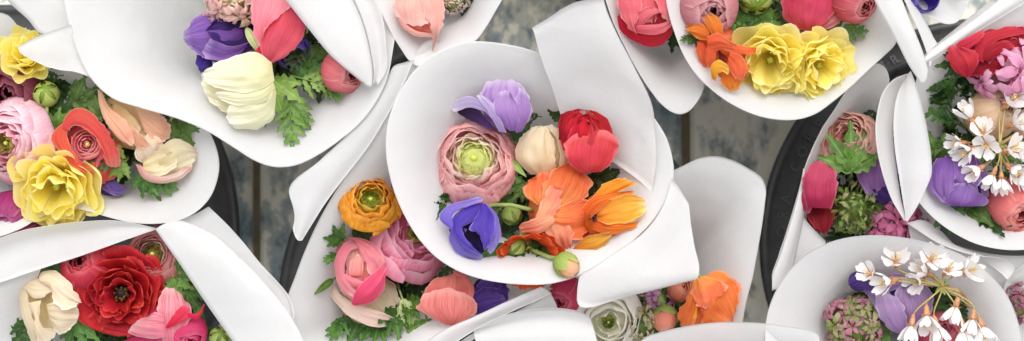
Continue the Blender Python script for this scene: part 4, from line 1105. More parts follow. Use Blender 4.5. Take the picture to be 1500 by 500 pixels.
# ------------------------------------------------------------------ left edge cone
YEL = ('#ffee6a', '#fff280', '#fff69c', '#fffbd0', '#fdea5c', .10, .6)
ruffled('A', 38, 82, -12, 46, 60, 20, 'small yellow ruffled bloom under the pointed paper flap', YEL, 16, ruf=.10)
globe('A', 26, 128, -34, 48, 250, 20, 'dusky dark red bloom below the small yellow bloom', ('#6a1c30', '#843046', '#96485a', '#a8606c', '#581428', .4), layers=3, n=4, close=.5)
bud('A', 68, 138, 4, 19, 75, 22, 'round yellow green bud on a tall stem above the pale pink ranunculus', ('#8fa83e', '#b3c45c', '#cfd678'), stem=[(68, 165, -14), (66, 200, -40)])
ran_open('A', 20, 208, -4, 62, 200, 18, 'large pale pink ranunculus cut by the left edge', ('#f09ab4', '#f6bccc', '#f9d2dc', '#fbe6ea', '#e88aa6', .3), ('#9a8a3a', '#c9b862', ('#e488a4', '#ee9cb4', '#f2b4c4', '#f6ccd8')), layers=7, inner=.30, dome=.52, eyer=.22, loose=.04)
f = traced('A', 128, 212, -4, 54, 'coral red ranunculus with tight pink heart beside the tall bud',
       {'a': ('#e04a44', '#e8544a', '#ea6258', '#f4a090', '#d43c38', .35), 'o': ('#e8583c', '#ec6044', '#ee7050', '#f4a088', '#d84430', .35), 'k': ('#b83440', '#cc4c58', '#d86870', '#e89898', '#a82c38', .3)},
       [('a', [(106, 240), (118, 258), (132, 268)], [(172, 236), (170, 256), (152, 269)], 6, -6),
        ('a', [(156, 250), (170, 240), (178, 222)], [(140, 200), (158, 200), (172, 210)], 5, -4),
        ('k', [(104, 200), (108, 225), (124, 242)], [(150, 196), (154, 220), (146, 242)], -10, -4),
        ('o', [(99, 176), (83, 188), (75, 201), (84, 219), (98, 236), (118, 250), (132, 257)], [(102, 184), (98, 196), (101, 211), (109, 226), (122, 240), (136, 248)], 4, 3),
        ('a', [(90, 186), (98, 168), (108, 159), (124, 159), (142, 174), (161, 196), (173, 220), (176, 242)], [(102, 192), (104, 186), (112, 184), (124, 190), (140, 203), (150, 222), (156, 242)], 5, 5)], name='ranunculus', cat='ranunculus', g='r', core='k')
whorl(f, 128, 212, 24, 90, 15, ('#d85c68', '#e47c80', '#ee9c98', '#f4bab0', '#c84c58', .3), 5, 5, 18)
traced('A', 198, 182, -2, 56, 'apricot blushed anemone half hidden by the wide paper rim',
       {'a': ('#efc39c', '#eeb896', '#eba284', '#f5dec8', '#d98262', .6), 'i': ('#d8b078', '#e6c48e', '#ecd2a8', '#f4e4cc', '#c89a60', .3), 'c': ('#eedcb8', '#f0dcc0', '#efc9ae', '#f7eadc', '#dca488', .4)},
       [('i', [(150, 132), (172, 140), (194, 152), (212, 172), (216, 200)], [(152, 160), (168, 176), (186, 190), (200, 200), (212, 206)], -6, -6),
        ('a', [(200, 158), (220, 162), (240, 172), (250, 184)], [(206, 178), (213, 196), (226, 207), (241, 206)], 5, 0, 3),
        ('i', [(168, 152), (182, 160), (196, 172), (206, 186)], [(164, 164), (178, 174), (192, 186), (202, 196)], 3, 0),
        ('c', [(200, 214), (198, 228), (208, 240), (219, 244)], [(216, 196), (238, 206), (232, 226), (222, 243)], 5, 2),
        ('a', [(172, 168), (188, 180), (201, 194), (213, 204), (218, 214)], [(176, 182), (190, 198), (196, 212), (202, 218), (213, 219)], 4, 3),
        ('a', [(143, 131), (145, 152), (153, 174), (165, 194), (180, 208), (190, 214)], [(150, 136), (159, 156), (173, 168), (187, 180), (196, 195), (197, 207)], 4, 6, 3)], core='i')
traced('A', 240, 236, -16, 46, 'cream anemone with pink petal edges at the right of the coral red bloom',
       {'c': ('#d6c48c', '#ebdfb8', '#f1e4c4', '#f3cfc4', '#d4b884', .35), 'p': ('#e2a09a', '#ecc4b4', '#f2dccc', '#e58c90', '#d88c84', .35), 'i': ('#7a8a34', '#c4b070', '#e0cc98', None, '#8a6a3c', .3)},
       [('i', [(204, 232), (214, 244), (236, 252), (258, 248)], [(214, 224), (228, 226), (246, 228), (262, 234)], -5, -8),
        ('c', [(226, 226), (240, 212), (262, 204), (284, 217)], [(240, 256), (258, 258), (276, 250), (284, 234)], 6, -2, 4),
        ('p', [(198, 240), (210, 262), (236, 269), (262, 264), (282, 248)], [(206, 242), (218, 254), (236, 259), (254, 254), (270, 244)], 3, 4),
        ('c', [(210, 236), (222, 226), (238, 220), (252, 222)], [(208, 252), (224, 258), (242, 256), (256, 246)], -4, -1)], core='c')
ruffled('A', 82, 274, 8, 70, 270, 18, 'big yellow ruffled bloom at the lower rim of the left cone', YEL, 20, ruf=.13)
globe('A', 20, 318, -30, 42, 250, 30, 'magenta bloom half hidden in the paper at the left edge', ('#7c1c4c', '#a02c68', '#b04c80', '#c87898', '#64123c', .4), layers=3, n=4)
traced('A', 160, 272, -26, 24, 'small violet petals showing under the coral red ranunculus',
       {'a': ('#5a3c98', '#7454ac', '#8a6cbc', '#a890cc', '#482c80', .4)},
       [('a', [(140, 262), (150, 276), (166, 286)], [(160, 256), (172, 270), (182, 280)], 4), ('a', [(150, 268), (160, 280), (178, 284)], [(166, 262), (176, 272), (186, 276)], 3)], core='a')
bud('A', 62, 244, -2, 13, 120, 40, 'little yellow green bud beside the pale pink ranunculus', ('#8fa83e', '#b3c45c', '#cfd678'))
for a in [(108, 150, 0, 52, 35, 'palm', 'g', 'lobed leaf reaching above the coral red ranunculus'), (150, 172, 6, 40, 115, 'palm', 'g', 'lobed leaf tip between the coral and apricot blooms'),
          (165, 210, 8, 46, 250, 'palm', 'l', 'pale curling leaf below the apricot anemone'), (172, 232, 8, 44, 200, 'fern', 'g', 'curly leaf over the edge of the coral red ranunculus'),
          (252, 180, 6, 50, 320, 'palm', 'g', 'bright lobed leaf under the wide paper rim at right'), (255, 200, 8, 44, 260, 'palm', 'g', 'drooping leaf in front of the cream anemone'),
          (196, 262, 2, 62, 350, 'fern', 'b', 'feathery leaf lying along the lower paper of the left cone'), (212, 250, 6, 46, 300, 'palm', 'b', 'dark lobed leaf below the cream anemone'),
          (92, 172, -10, 44, 100, 'palm', 'd', 'dark leaf behind the tall yellow green bud'), (84, 190, -4, 40, 60, 'palm', 'g', 'leaf between the pale pink and coral red ranunculus'),
          (182, 238, 10, 36, 230, 'palm', 'l', 'small pale leaf below the apricot anemone petals')]:
    sprig('A', *a)
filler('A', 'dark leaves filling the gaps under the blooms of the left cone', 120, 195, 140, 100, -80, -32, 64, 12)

# ------------------------------------------------------------------ upper left cone
florets('B', 335, 4, 6, 42, 250, 20, 'pink and cream hyacinth head touching the top edge', ('#c98a8a', '#e8b0ae', '#eec8b8', '#f4dccc', '#d88894', .3), 22, spin=10, n=6, fs=.6, core='#9a8450', col2=('#b0a060', '#e8d4b4', '#f2e2ca', '#f6ecd8', '#d8a89c', .3), jit=.4)
traced('B', 318, 56, -6, 52, 'deep purple anemone with a wide curled petal on the left',
       {'a': ('#3e1c60', '#7e50a8', '#9a74be', '#b89ccf', '#502a84', .55), 'k': ('#180a34', '#2c1458', '#4c2c88', '#6848a0', '#140828', .4)},
       [('a', [(356, 34), (334, 22), (308, 17), (286, 28), (272, 46)], [(372, 72), (354, 84), (328, 92), (298, 86), (274, 66)], 7, -4, 3),
        ('k', [(374, 36), (350, 26), (330, 24), (312, 30), (303, 40)], [(376, 64), (358, 70), (340, 70), (322, 62), (306, 48)], -3, 3),
        ('a', [(362, 66), (348, 84), (326, 91), (300, 86)], [(372, 58), (352, 66), (332, 68), (310, 56)], 3, 4)], core='k')
traced('B', 299, 92, -16, 14, 'small purple petal below the deep purple anemone',
       {'a': ('#3a2284', '#4c3498', '#5f48a8', '#7a66bc', '#2c1868', .4)},
       [('a', [(288, 80), (287, 95), (293, 105)], [(312, 86), (310, 98), (297, 106)], 3)], core='a')
traced('B', 408, 40, 22, 52, 'coral pink anemone with pointed petals beside the paper triangle',
       {'c': ('#e8485c', '#ea5466', '#ec6474', '#f08c94', '#d8344c', .4), 'l': ('#ee8c98', '#f08a98', '#ec6c7c', '#f6b4b8', '#e05a70', .35), 'r': ('#e02838', '#e02c3c', '#e43a48', '#ee6c74', '#c41828', .3)},
       [('r', [(386, 60), (375, 74), (369, 92)], [(394, 70), (392, 86), (386, 97)], 3, -2),
        ('c', [(424, 2), (402, 24), (388, 38), (382, 62), (388, 96)], [(428, 8), (448, 36), (442, 58), (424, 78), (392, 96)], 7, 0),
        ('l', [(370, -16), (367, 20), (371, 46), (381, 69)], [(430, -16), (424, 12), (404, 28), (386, 48)], 7, 5)], core='c')
cup('B', 428, 74, -8, 28, 300, 40, 'purple blue anemone peeping from behind the coral pink one', ('#33209a', '#4a38ac', '#6450bc', '#8c7cd0', '#281680', .4), n=5)
traced('B', 352, 134, 12, 56, 'large cream anemone lying on its side on the white paper',
       {'a': ('#e4e0a8', '#f0ecc8', '#f3f0d8', '#f8f6e8', '#d8d49c', .35), 'i': ('#d0cc94', '#e2dcb0', '#ece6c4', '#f4f0dc', '#c8c084', .3)},
       [('i', [(350, 128), (322, 120), (298, 108)], [(360, 164), (330, 164), (312, 156)], 4, -8),
        ('i', [(366, 150), (340, 148), (318, 140)], [(370, 178), (344, 172), (324, 164)], 4, -4),
        ('a', [(400, 118), (386, 144), (358, 154), (334, 156)], [(405, 136), (400, 172), (376, 190), (346, 190)], 8, 0, 2),
        ('a', [(398, 112), (378, 128), (342, 132), (317, 134)], [(404, 134), (388, 148), (352, 156), (324, 148)], 6, 2, 2),
        ('a', [(398, 92), (374, 76), (336, 88), (300, 100)], [(402, 118), (382, 132), (336, 136), (304, 122)], 8, 4, 3)], core='i', d=218, t=60)
globe('B', 502, 104, -14, 33, 330, 40, 'small coral pink ranunculus half covered by the paper triangle', ('#e06068', '#e8787c', '#ee9090', '#f4b4b0', '#d0485a', .35), layers=4, n=4)
for a in [(400, 118, 16, 60, 285, 'palm', 'l', 'pale green dissected leaf beside the large cream anemone'), (412, 128, 10, 62, 305, 'fern', 'g', 'feathery leaf hanging over the white paper'),
          (430, 112, 8, 56, 350, 'fern', 'l', 'pale feathery leaf reaching right across the paper'), (455, 70, 0, 64, 280, 'palm', 'g', 'lobed leaf below the corner of the paper triangle'),
          (470, 100, -6, 54, 290, 'palm', 'd', 'dark leaf beside the small coral pink ranunculus'), (448, 50, 4, 56, 250, 'fern', 'd', 'dark feathery leaf behind the coral pink anemone'),
          (360, 40, 10, 56, 300, 'lance', 'p', 'grey green stem leaf below the hyacinth head'), (472, 122, -10, 56, 320, 'fern', 'g', 'curled leaf lying on the paper fold'),
          (440, 92, 2, 50, 310, 'palm', 'b', 'mid green leaf between the purple and coral blooms'), (396, 150, 12, 40, 265, 'lance', 'b', 'narrow dark leaf hugging the large cream anemone')]:
    sprig('B', *a)
sprig('B', 425, 140, 10, 66, 282, 'fern', 'g', 'long feathery leaf pointing down the white paper')
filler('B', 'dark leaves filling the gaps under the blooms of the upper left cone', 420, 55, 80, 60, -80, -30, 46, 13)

# ------------------------------------------------------------------ small top cone
traced('C', 614, 16, 4, 44, 'peach pink ranunculus with one long pointed petal in the small top cone',
       {'a': ('#f2a89c', '#f5bcae', '#f6c6b8', '#f9ddd2', '#ea8c80', .4), 'i': ('#d84c3c', '#e86a58', '#ee8874', '#f4a894', '#c43c30', .3)},
       [('i', [(580, 20), (590, 40), (610, 52), (634, 54)], [(596, 20), (612, 30), (624, 34), (636, 40)], -2, -2),
        ('i', [(592, 28), (602, 36), (612, 42)], [(606, 26), (616, 30), (624, 38)], 4, 2),
        ('i', [(606, 32), (614, 38), (624, 46)], [(618, 28), (626, 34), (632, 44)], 3, 2),
        ('a', [(580, 18), (588, 38), (608, 52), (634, 55)], [(586, 24), (596, 37), (612, 46), (634, 49)], 2, 5),
        ('a', [(586, -16), (577, 6), (581, 26)], [(618, -16), (624, 14), (626, 34)], 8, 5),
        ('a', [(610, -16), (620, 12), (629, 36), (635, 56), (632, 74)], [(646, -14), (651, 16), (648, 38), (640, 60), (634, 74)], 7, 8)], name='ranunculus', cat='ranunculus', g='r', core='i')
florets('C', 664, 0, -4, 26, 300, 30, 'pale pink floret cluster beside the peach ranunculus', ('#d8b0a8', '#ecd0c6', '#f2e0d6', '#f6ece4', '#dc9ca0', .3), 16)
filler('C', 'dark leaves filling the gaps in the small top cone', 640, -20, 60, 35, -70, -25, 25, 14)

# ------------------------------------------------------------------ cone below the central one
ran_open('E', 542, 298, -50, 43, 75, 30, 'amber orange ranunculus with green heart in the lower left cone', ('#d87812', '#ec9a1e', '#f0a430', '#f4b850', '#c86408', .4), ('#8f9a2c', '#b4b43c', ('#c8981c', '#d8a828', '#dcb43c', '#e4c060')), layers=6, inner=.42, dome=.5, eyer=.3, loose=.06)
ran_open('E', 606, 346, -46, 64, 40, 24, 'big bubblegum pink ranunculus partly under the central cone', ('#ee7c9e', '#f294b2', '#f6aac2', '#fbd2de', '#e4688e', .4), ('#9a9f3a', '#bcb850', ('#ea7296', '#f08cac', '#f4a2bc', '#f8c4d2')), layers=5, n=4, inner=.36, dome=.5, eyer=.2, loose=.09, spin=30)
f = traced('E', 527, 394, -44, 44, 'rose pink ranunculus bud with one hot pink petal',
       {'a': ('#ec7c8c', '#f08e98', '#f4a4a4', '#fad0c8', '#e06078', .4), 'i': ('#f0908c', '#f4a69c', '#f8c0b2', '#fce0d4', '#e87474', .35), 'h': ('#e03c64', '#e84e72', '#ee6a86', '#f49aa8', '#d02c58', .35)},
       [('a', [(498, 424), (508, 436), (524, 440)], [(536, 412), (546, 420), (548, 428)], 4, -6),
        ('i', [(508, 412), (508, 385), (514, 364)], [(546, 410), (548, 385), (540, 366)], 4, -4),
        ('i', [(512, 404), (513, 386), (520, 374)], [(530, 404), (533, 388), (530, 376)], 4, 2),
        ('a', [(490, 366), (500, 354), (514, 347)], [(500, 380), (514, 368), (530, 362)], 4, 3),
        ('a', [(502, 400), (520, 408), (542, 414)], [(503, 412), (518, 421), (536, 420)], 4, 5),
        ('a', [(502, 360), (491, 378), (491, 402), (500, 424), (516, 436)], [(514, 366), (505, 384), (504, 402), (511, 416), (522, 428)], 4, 5),
        ('a', [(512, 347), (534, 350), (554, 362), (563, 382)], [(520, 354), (530, 374), (538, 394), (548, 408)], 6, 5),
        ('h', [(515, 446), (520, 428), (540, 406), (564, 384)], [(520, 448), (546, 442), (562, 422), (567, 398)], 6, 7)], name='ranunculus', cat='ranunculus', g='r', core='a')
traced('E', 532, 444, -84, 52, 'blush cream anemone spreading below the rose pink bud',
       {'a': ('#ecd8c0', '#f0d2c4', '#f2cabe', '#f8e8de', '#e0aca0', .4), 'i': ('#d0c088', '#e4d6b0', '#ecdfc2', '#f4ead8', '#c0ac74', .35)},
       [('i', [(500, 424), (520, 446), (548, 462)], [(560, 404), (580, 420), (586, 446)], -4, -8),
        ('a', [(476, 412), (488, 440), (508, 460), (534, 475), (562, 479), (582, 472)], [(486, 412), (500, 432), (524, 446), (546, 454), (566, 460), (580, 468)], 4, 2, 3)], core='i')
traced('E', 655, 438, -60, 46, 'salmon coral ranunculus with a folded outer petal',
       {'a': ('#dc6a62', '#e4786c', '#e8857a', '#f0a898', '#c8504c', .5), 'f': ('#e0726c', '#e67c74', '#ea8c84', '#f4b8aa', '#cc544e', .55)},
       [('a', [(618, 446), (624, 420), (640, 406), (660, 402)], [(694, 446), (692, 422), (682, 408), (668, 402)], 10, -2),
        ('f', [(662, 396), (680, 400), (692, 414), (696, 440)], [(668, 404), (678, 409), (685, 421), (686, 440)], 3, 4),
        ('f', [(654, 476), (630, 464), (611, 453), (617, 437)], [(664, 477), (686, 468), (699, 447), (694, 440)], 9, 5)], name='ranunculus', cat='ranunculus', g='r', core='a')
traced('E', 716, 430, -64, 38, 'dark violet anemone in the shade under the central cone',
       {'a': ('#2c1450', '#472a7c', '#5a3c92', '#7a5cac', '#221044', .4)},
       [('a', [(690, 452), (692, 430), (704, 412)], [(742, 446), (746, 430), (742, 414)], 6, 0), ('a', [(684, 436), (700, 426), (726, 424)], [(690, 462), (712, 458), (740, 446)], 5, 3)], core='a')
globe('E', 572, 258, -62, 20, 60, 30, 'small red petals peeping above the amber ranunculus', ('#c03a30', '#d8523e', '#e06a50', '#e88a70', '#a82c28', .3), layers=3, n=3)
for a in [(500, 352, -54, 44, 150, 'palm', 'b', 'dark lobed leaf left of the rose pink bud'), (500, 372, -60, 44, 195, 'fern', 'b', 'feathery leaf lying on the grey paper by the rose pink bud'),
          (535, 345, -58, 44, 100, 'palm', 'b', 'dark leaf between the amber and rose pink blooms'), (585, 425, -56, 60, 290, 'fern', 'p', 'pale feathery leaf in front of the salmon ranunculus'),
          (600, 440, -70, 60, 300, 'palm', 'g', 'broad lobed leaf left of the salmon ranunculus'), (530, 466, -84, 56, 235, 'palm', 'b', 'dark lobed leaf below the blush cream anemone'),
          (556, 470, -86, 50, 262, 'palm', 'b', 'dark leaf hanging at the bottom edge of the lower left cone'), (600, 412, -58, 46, 60, 'fern', 'g', 'small leaves below the bubblegum pink ranunculus'),
          (487, 410, -66, 40, 215, 'lance', 'g', 'short leaf under the hot pink petal'), (624, 470, -76, 54, 270, 'palm', 'g', 'lobed leaf below the salmon ranunculus'),
          (630, 408, -62, 50, 20, 'fern', 'd', 'dark leaf tips between the salmon and bubblegum pink blooms')]:
    sprig('E', *a)
sprig('E', 578, 452, -72, 58, 285, 'palm', 'b', 'dark leaf right of the blush cream anemone')
sprig('E', 506, 458, -84, 56, 250, 'fern', 'b', 'dark feathery leaf lying on the grey paper at the bottom')
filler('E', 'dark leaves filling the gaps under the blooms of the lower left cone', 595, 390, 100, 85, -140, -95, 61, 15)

# ------------------------------------------------------------------ cone right of it
globe('O', 822, 430, -54, 34, 250, 30, 'crimson bloom squeezed between the paper folds', ('#a8143c', '#c82c50', '#d44868', '#dc7088', '#8c0c30', .35), layers=4, n=4)
ran_open('O', 890, 468, -46, 52, 280, 12, 'creamy white ranunculus with small green heart', ('#ecead0', '#f6f4e8', '#fbf9f2', '#fefdf8', '#e8e4cc', .2), ('#7a8f2c', '#9fae44', ('#e4e4bc', '#f0eed4', '#f5f3e2', '#faf8ee')), layers=5, inner=.30, dome=.46, n=3, eyer=.17, loose=.05)
florets('O', 948, 472, -64, 42, 90, 10, 'green and cream florets beside the white ranunculus', ('#7a7a3c', '#c8b890', '#e0ccb0', '#ecdcc8', '#8a6a50', .4), 30, n=5, core='#4a5a26', col2=('#5a6a2c', '#8a9a50', '#b4b078', None, '#4a5a24', .3), p2=.4, jit=.5)
florets('O', 960, 440, -72, 32, 60, 20, 'mauve pink stock florets behind the coral bud', ('#b06a9c', '#cc8cb8', '#dca8cc', '#e8c4dc', '#9c5488', .3), 18, n=5, name='stock_flower', half=.5)
bud('O', 974, 468, -40, 21, 265, 45, 'coral bud with folded petals beside the orange poppy', ('#6f8a3a', '#94a850', '#b8b868'), core=('#d87058', '#e08a70', '#e89c84', '#f0b8a0', '#c85c48', .35), frac=.1)
traced('O', 1042, 438, -46, 50, 'orange poppy bell hanging against the tall grey paper side',
       {'a': ('#ee9438', '#ec7638', '#ee7c40', '#f4a880', '#d8541e', .6), 's': ('#f2a848', '#f07e4c', '#f08458', '#f6b098', '#e45c38', .5), 'y': ('#e8a01c', '#f2b82c', '#f6c840', None, '#d88c14', .2)},
       [('a', [(1024, 412), (1018, 440), (1012, 464), (1012, 480)], [(1040, 420), (1036, 444), (1034, 464), (1030, 476)], 5, -6),
        ('a', [(1028, 406), (1056, 397), (1080, 414), (1084, 442), (1078, 458)], [(1026, 420), (1028, 450), (1030, 474), (1044, 476), (1058, 472)], 9, 0, 3),
        ('a', [(1014, 412), (1004, 440), (992, 460), (996, 478)], [(1024, 416), (1022, 446), (1018, 468), (1012, 480)], 5, 1, 3),
        ('y', [(1020, 444), (1016, 462), (1012, 478)], [(1023, 444), (1020, 462), (1016, 478)], 2, 3),
        ('s', [(1016, 410), (1012, 430), (1017, 446), (1030, 452)], [(1032, 404), (1052, 410), (1066, 422), (1050, 440)], 7, 4)], name='poppy', cat='poppy', g='p', core='a', d=130, t=50, crinkle=2.3, stem=[(1018, 400, -44), (1000, 408, -70)])
globe('O', 996, 424, -60, 20, 45, 30, 'small coral petals behind the orange poppy bell', ('#d86a4c', '#e48462', '#ec9c7c', '#f2b89c', '#c8543c', .3), layers=3, n=3)
sprig('O', 966, 430, -52, 40, 275, 'lance', 'l', 'pale leaf standing behind the coral bud', .2)
sprig('O', 985, 440, -66, 44, 60, 'palm', 'b', 'small dark leaf between the coral bud and the orange poppy')
filler('O', 'dark leaves filling the gaps under the blooms of the lower right cone', 930, 465, 110, 60, -130, -90, 46, 16)

# ------------------------------------------------------------------ top cones right of the middle
traced('F', 944, 22, -8, 46, 'strawberry pink ranunculus with a red outer petal and open whorl',
       {'a': ('#e25c68', '#e86e78', '#ee868c', '#f6b0b0', '#d03c4c', .45), 'r': ('#d01628', '#dc2438', '#e23444', '#ee6c70', '#b80c1c', .3), 'k': ('#7c0818', '#a01428', '#b82438', None, '#6c0614', .2)},
       [('r', [(904, 24), (908, 44), (928, 60), (948, 69), (970, 67), (983, 52), (986, 30)], [(912, 18), (918, 36), (935, 48), (952, 50), (968, 44), (980, 36), (982, 24)], 4, -2),
        ('a', [(912, -18), (922, 10), (940, 30)], [(978, -18), (980, 10), (966, 30)], 8, -2),
        ('k', [(930, 36), (940, 22), (956, 16)], [(964, 42), (970, 30), (968, 20)], -3, 2),
        ('a', [(930, 40), (934, 22), (946, 12), (958, 11)], [(944, 36), (950, 28), (958, 22), (968, 20)], 4, 5),
        ('a', [(931, 38), (950, 36), (970, 34), (985, 26)], [(933, 48), (952, 51), (971, 48), (986, 36)], 3, 5),
        ('a', [(904, -18), (905, 10), (914, 32), (932, 52)], [(936, -18), (940, 8), (934, 26), (930, 42)], 6, 6),
        ('a', [(948, -18), (962, 6), (970, 26)], [(978, -18), (984, 6), (984, 30)], 6, 4)], name='ranunculus', cat='ranunculus', g='r', core='a')
filler('F', 'dark leaves filling the gaps in the narrow cone by the tall flap', 958, 10, 52, 55, -90, -40, 36, 17)
sprig('F', 985, 40, -40, 44, 300, 'palm', 'd', 'dark leaf right of the strawberry pink ranunculus')
globe('H', 1038, 8, -4, 43, 285, 24, 'dusty rose bloom behind the small orange flower', ('#b8646c', '#cc8088', '#d8989c', '#e4b4b4', '#a8505c', .4), layers=4, n=4, pointed=.06)
traced('H', 1046, 56, 10, 40, 'small orange flower with curled petals at the rim of the yellow bouquet',
       {'o': ('#d8641c', '#e87a28', '#f09838', '#f4b060', '#c04c10', .5), 'c': ('#e0542c', '#ea6438', '#ee7848', '#f49a74', '#c83c1c', .45)},
       [('c', [(1022, 60), (1020, 78), (1030, 98)], [(1030, 64), (1036, 78), (1037, 98)], 3),
        ('o', [(1040, 44), (1020, 30), (1004, 38)], [(1038, 60), (1022, 56), (1010, 48)], 4, 2, 4),
        ('o', [(1044, 52), (1034, 36), (1028, 20)], [(1060, 52), (1056, 30), (1042, 18)], 5, 3, 4),
        ('c', [(1036, 54), (1050, 48), (1066, 58), (1079, 64)], [(1036, 76), (1044, 78), (1056, 74), (1076, 75)], 5, 6),
        ('c', [(1036, 64), (1034, 82), (1037, 99)], [(1047, 70), (1049, 84), (1042, 99)], 4, 5)], name='wallflower', cat='flower', g='w', core='c')
traced('H', 1072, 94, 8, 40, 'second orange flower with a yellow curled petal, lower on the rim',
       {'o': ('#d8641c', '#e87a28', '#f09030', '#f4b060', '#c04c10', .5), 'c': ('#e0542c', '#ea6438', '#ee7848', '#f49a74', '#c83c1c', .45), 'y': ('#e08a1c', '#f0a82c', '#f4b840', '#f8d078', '#d0700f', .4), 'k': ('#4a1408', '#6a2010', '#8a3418', None, '#3a0c04', .2)},
       [('k', [(1052, 72), (1062, 80)], [(1054, 92), (1066, 92)], 0, -4),
        ('o', [(1060, 106), (1056, 122), (1064, 132)], [(1076, 104), (1088, 114), (1084, 128)], 4, 0),
        ('c', [(1072, 64), (1096, 69), (1114, 73)], [(1072, 78), (1096, 80), (1114, 77)], 3, 2),
        ('c', [(1070, 74), (1088, 84), (1096, 104), (1088, 117)], [(1066, 88), (1068, 102), (1078, 114)], 5, 4),
        ('y', [(1043, 116), (1041, 98), (1052, 89), (1066, 96)], [(1049, 119), (1052, 108), (1058, 105), (1066, 110)], 4, 6)], name='wallflower', cat='flower', g='w', core='o')
ruffled('H', 1128, 88, 14, 64, 260, 24, 'larger yellow ruffled bloom next to the orange flowers', YEL, 22, ruf=.13, spin=10)
ruffled('H', 1200, 96, 12, 53, 310, 26, 'yellow ruffled bloom with a trailing petal tip on the right', YEL, 20, ruf=.12, spin=70)
traced('H', 1196, 2, 6, 54, 'deep pink tulip shaped bloom above the yellow pair',
       {'a': ('#c82848', '#dc4860', '#e4566c', '#ee8490', '#c01c40', .45), 'l': ('#e47080', '#ea8490', '#f09ca2', '#f6bcbc', '#d8546c', .4)},
       [('l', [(1232, -26), (1228, 8), (1212, 30), (1190, 47)], [(1262, -26), (1250, 12), (1230, 34), (1196, 49)], 5, -2),
        ('a', [(1146, -26), (1145, 12), (1156, 36), (1180, 47)], [(1246, -26), (1232, 6), (1214, 28), (1194, 46)], 12, 2)], name='ranunculus', cat='ranunculus', g='r', core='a')
globe('H', 1250, 0, -8, 34, 320, 40, 'rose pink bloom behind the deep pink one', ('#c83c4c', '#dc5c68', '#e47c80', '#f0a8a4', '#b42c3c', .35), layers=4, n=4)
bud('H', 1106, -4, 8, 26, 260, 40, 'fat green bud at the top edge between the pink blooms')
for a in [(1100, 12, -6, 60, 285, 'palm', 'b', 'dark lobed leaf above the larger yellow bloom'), (1075, 20, -8, 54, 280, 'fern', 'g', 'feathery leaf between the dusty rose and yellow blooms'),
          (1130, 30, 0, 44, 250, 'palm', 'g', 'green leaf below the fat green bud'), (1205, 44, 2, 58, 350, 'fern', 'b', 'dark feathery leaf under the deep pink bloom'),
          (1180, 50, 0, 50, 330, 'palm', 'b', 'dark leaf between the deep pink bloom and the yellow pair')]:
    sprig('H', *a)
filler('H', 'dark leaves filling the gaps under the blooms of the yellow bouquet', 1125, 30, 110, 60, -80, -30, 61, 18)
cup('I', 1354, -6, -2, 24, 280, 30, 'blue violet petal tip at the top edge', ('#4a30b0', '#5f48c0', '#7c68cc', '#a090dc', '#3c2498', .4), n=4)

# ------------------------------------------------------------------ right hand cone
traced('J', 1440, 84, -14, 56, 'large red ranunculus behind the pink hyacinth',
       {'a': ('#b8182c', '#cc2c3c', '#d43a46', '#e05a62', '#a01022', .4), 'd': ('#8c0c1c', '#ac1828', '#c02434', '#d24450', '#780814', .3)},
       [('d', [(1396, 84), (1412, 60), (1440, 46), (1500, 44)], [(1420, 112), (1440, 110), (1470, 108), (1510, 100)], 6, -10),
        ('a', [(1424, 84), (1436, 54), (1464, 42), (1508, 38)], [(1440, 92), (1452, 66), (1476, 54), (1512, 50)], 4, 2),
        ('d', [(1432, 84), (1448, 66), (1470, 58)], [(1450, 92), (1464, 80), (1486, 72)], 5, 0),
        ('a', [(1390, 74), (1410, 58), (1440, 44)], [(1402, 78), (1422, 70), (1440, 56)], 3, 4),
        ('a', [(1414, 114), (1396, 102), (1387, 86), (1388, 72)], [(1422, 112), (1432, 94), (1433, 80), (1410, 68)], 8, 5)], name='ranunculus', cat='ranunculus', g='r', core='d')
florets('J', 1474, 100, 8, 54, 200, 15, 'pink hyacinth head with curled waxy florets', ('#d87ca8', '#eaa0c2', '#f0b4d0', '#f6cfe0', '#dc74a8', .25), 17, fs=.78, n=6, half=.42, core='#8a5a60', jit=.4)
globe('J', 1450, 168, 0, 39, 30, 35, 'apricot cream bud behind the white blossom', ('#d8b080', '#e8c8a0', '#eed4b4', '#f2e0c8', '#d09c70', .35), layers=4, n=4, close=.35, sq=1.1, spin=30)
traced('J', 1404, 264, -8, 46, 'purple anemone opening downwards on the white paper',
       {'a': ('#7a4aa0', '#9468b4', '#a27cbe', '#c4a8d8', '#623a8c', .45), 'd': ('#3a2280', '#4c3094', '#5c42a4', '#8068bc', '#2c1868', .4)},
       [('d', [(1394, 262), (1398, 280), (1404, 292)], [(1434, 262), (1438, 282), (1440, 292)], -4, -4),
        ('a', [(1416, 226), (1436, 236), (1446, 258), (1448, 288)], [(1414, 236), (1428, 250), (1434, 266), (1438, 284)], 4, 0),
        ('a', [(1384, 228), (1386, 254), (1396, 274)], [(1428, 228), (1438, 254), (1432, 280)], 9, 0),
        ('a', [(1372, 232), (1360, 254), (1362, 276), (1382, 296)], [(1396, 230), (1400, 256), (1396, 274), (1388, 294)], 7, 4),
        ('a', [(1390, 302), (1382, 294), (1392, 276), (1402, 271)], [(1424, 303), (1446, 296), (1446, 288), (1434, 282)], 5, 5)], core='d')
globe('J', 1484, 298, -6, 39, 290, 35, 'coral ranunculus at the right edge below the white blossom', ('#e05c60', '#ec7c78', '#f09088', '#f6b4a8', '#d04854', .35), layers=5, n=4, close=.5, spin=20)
globe('J', 1504, 182, 0, 22, 180, 20, 'pale shell pink petals at the right edge', ('#e0b0a0', '#ecc8b8', '#f2d8cc', '#f6e6dc', '#d89c90', .3), layers=3, n=3)
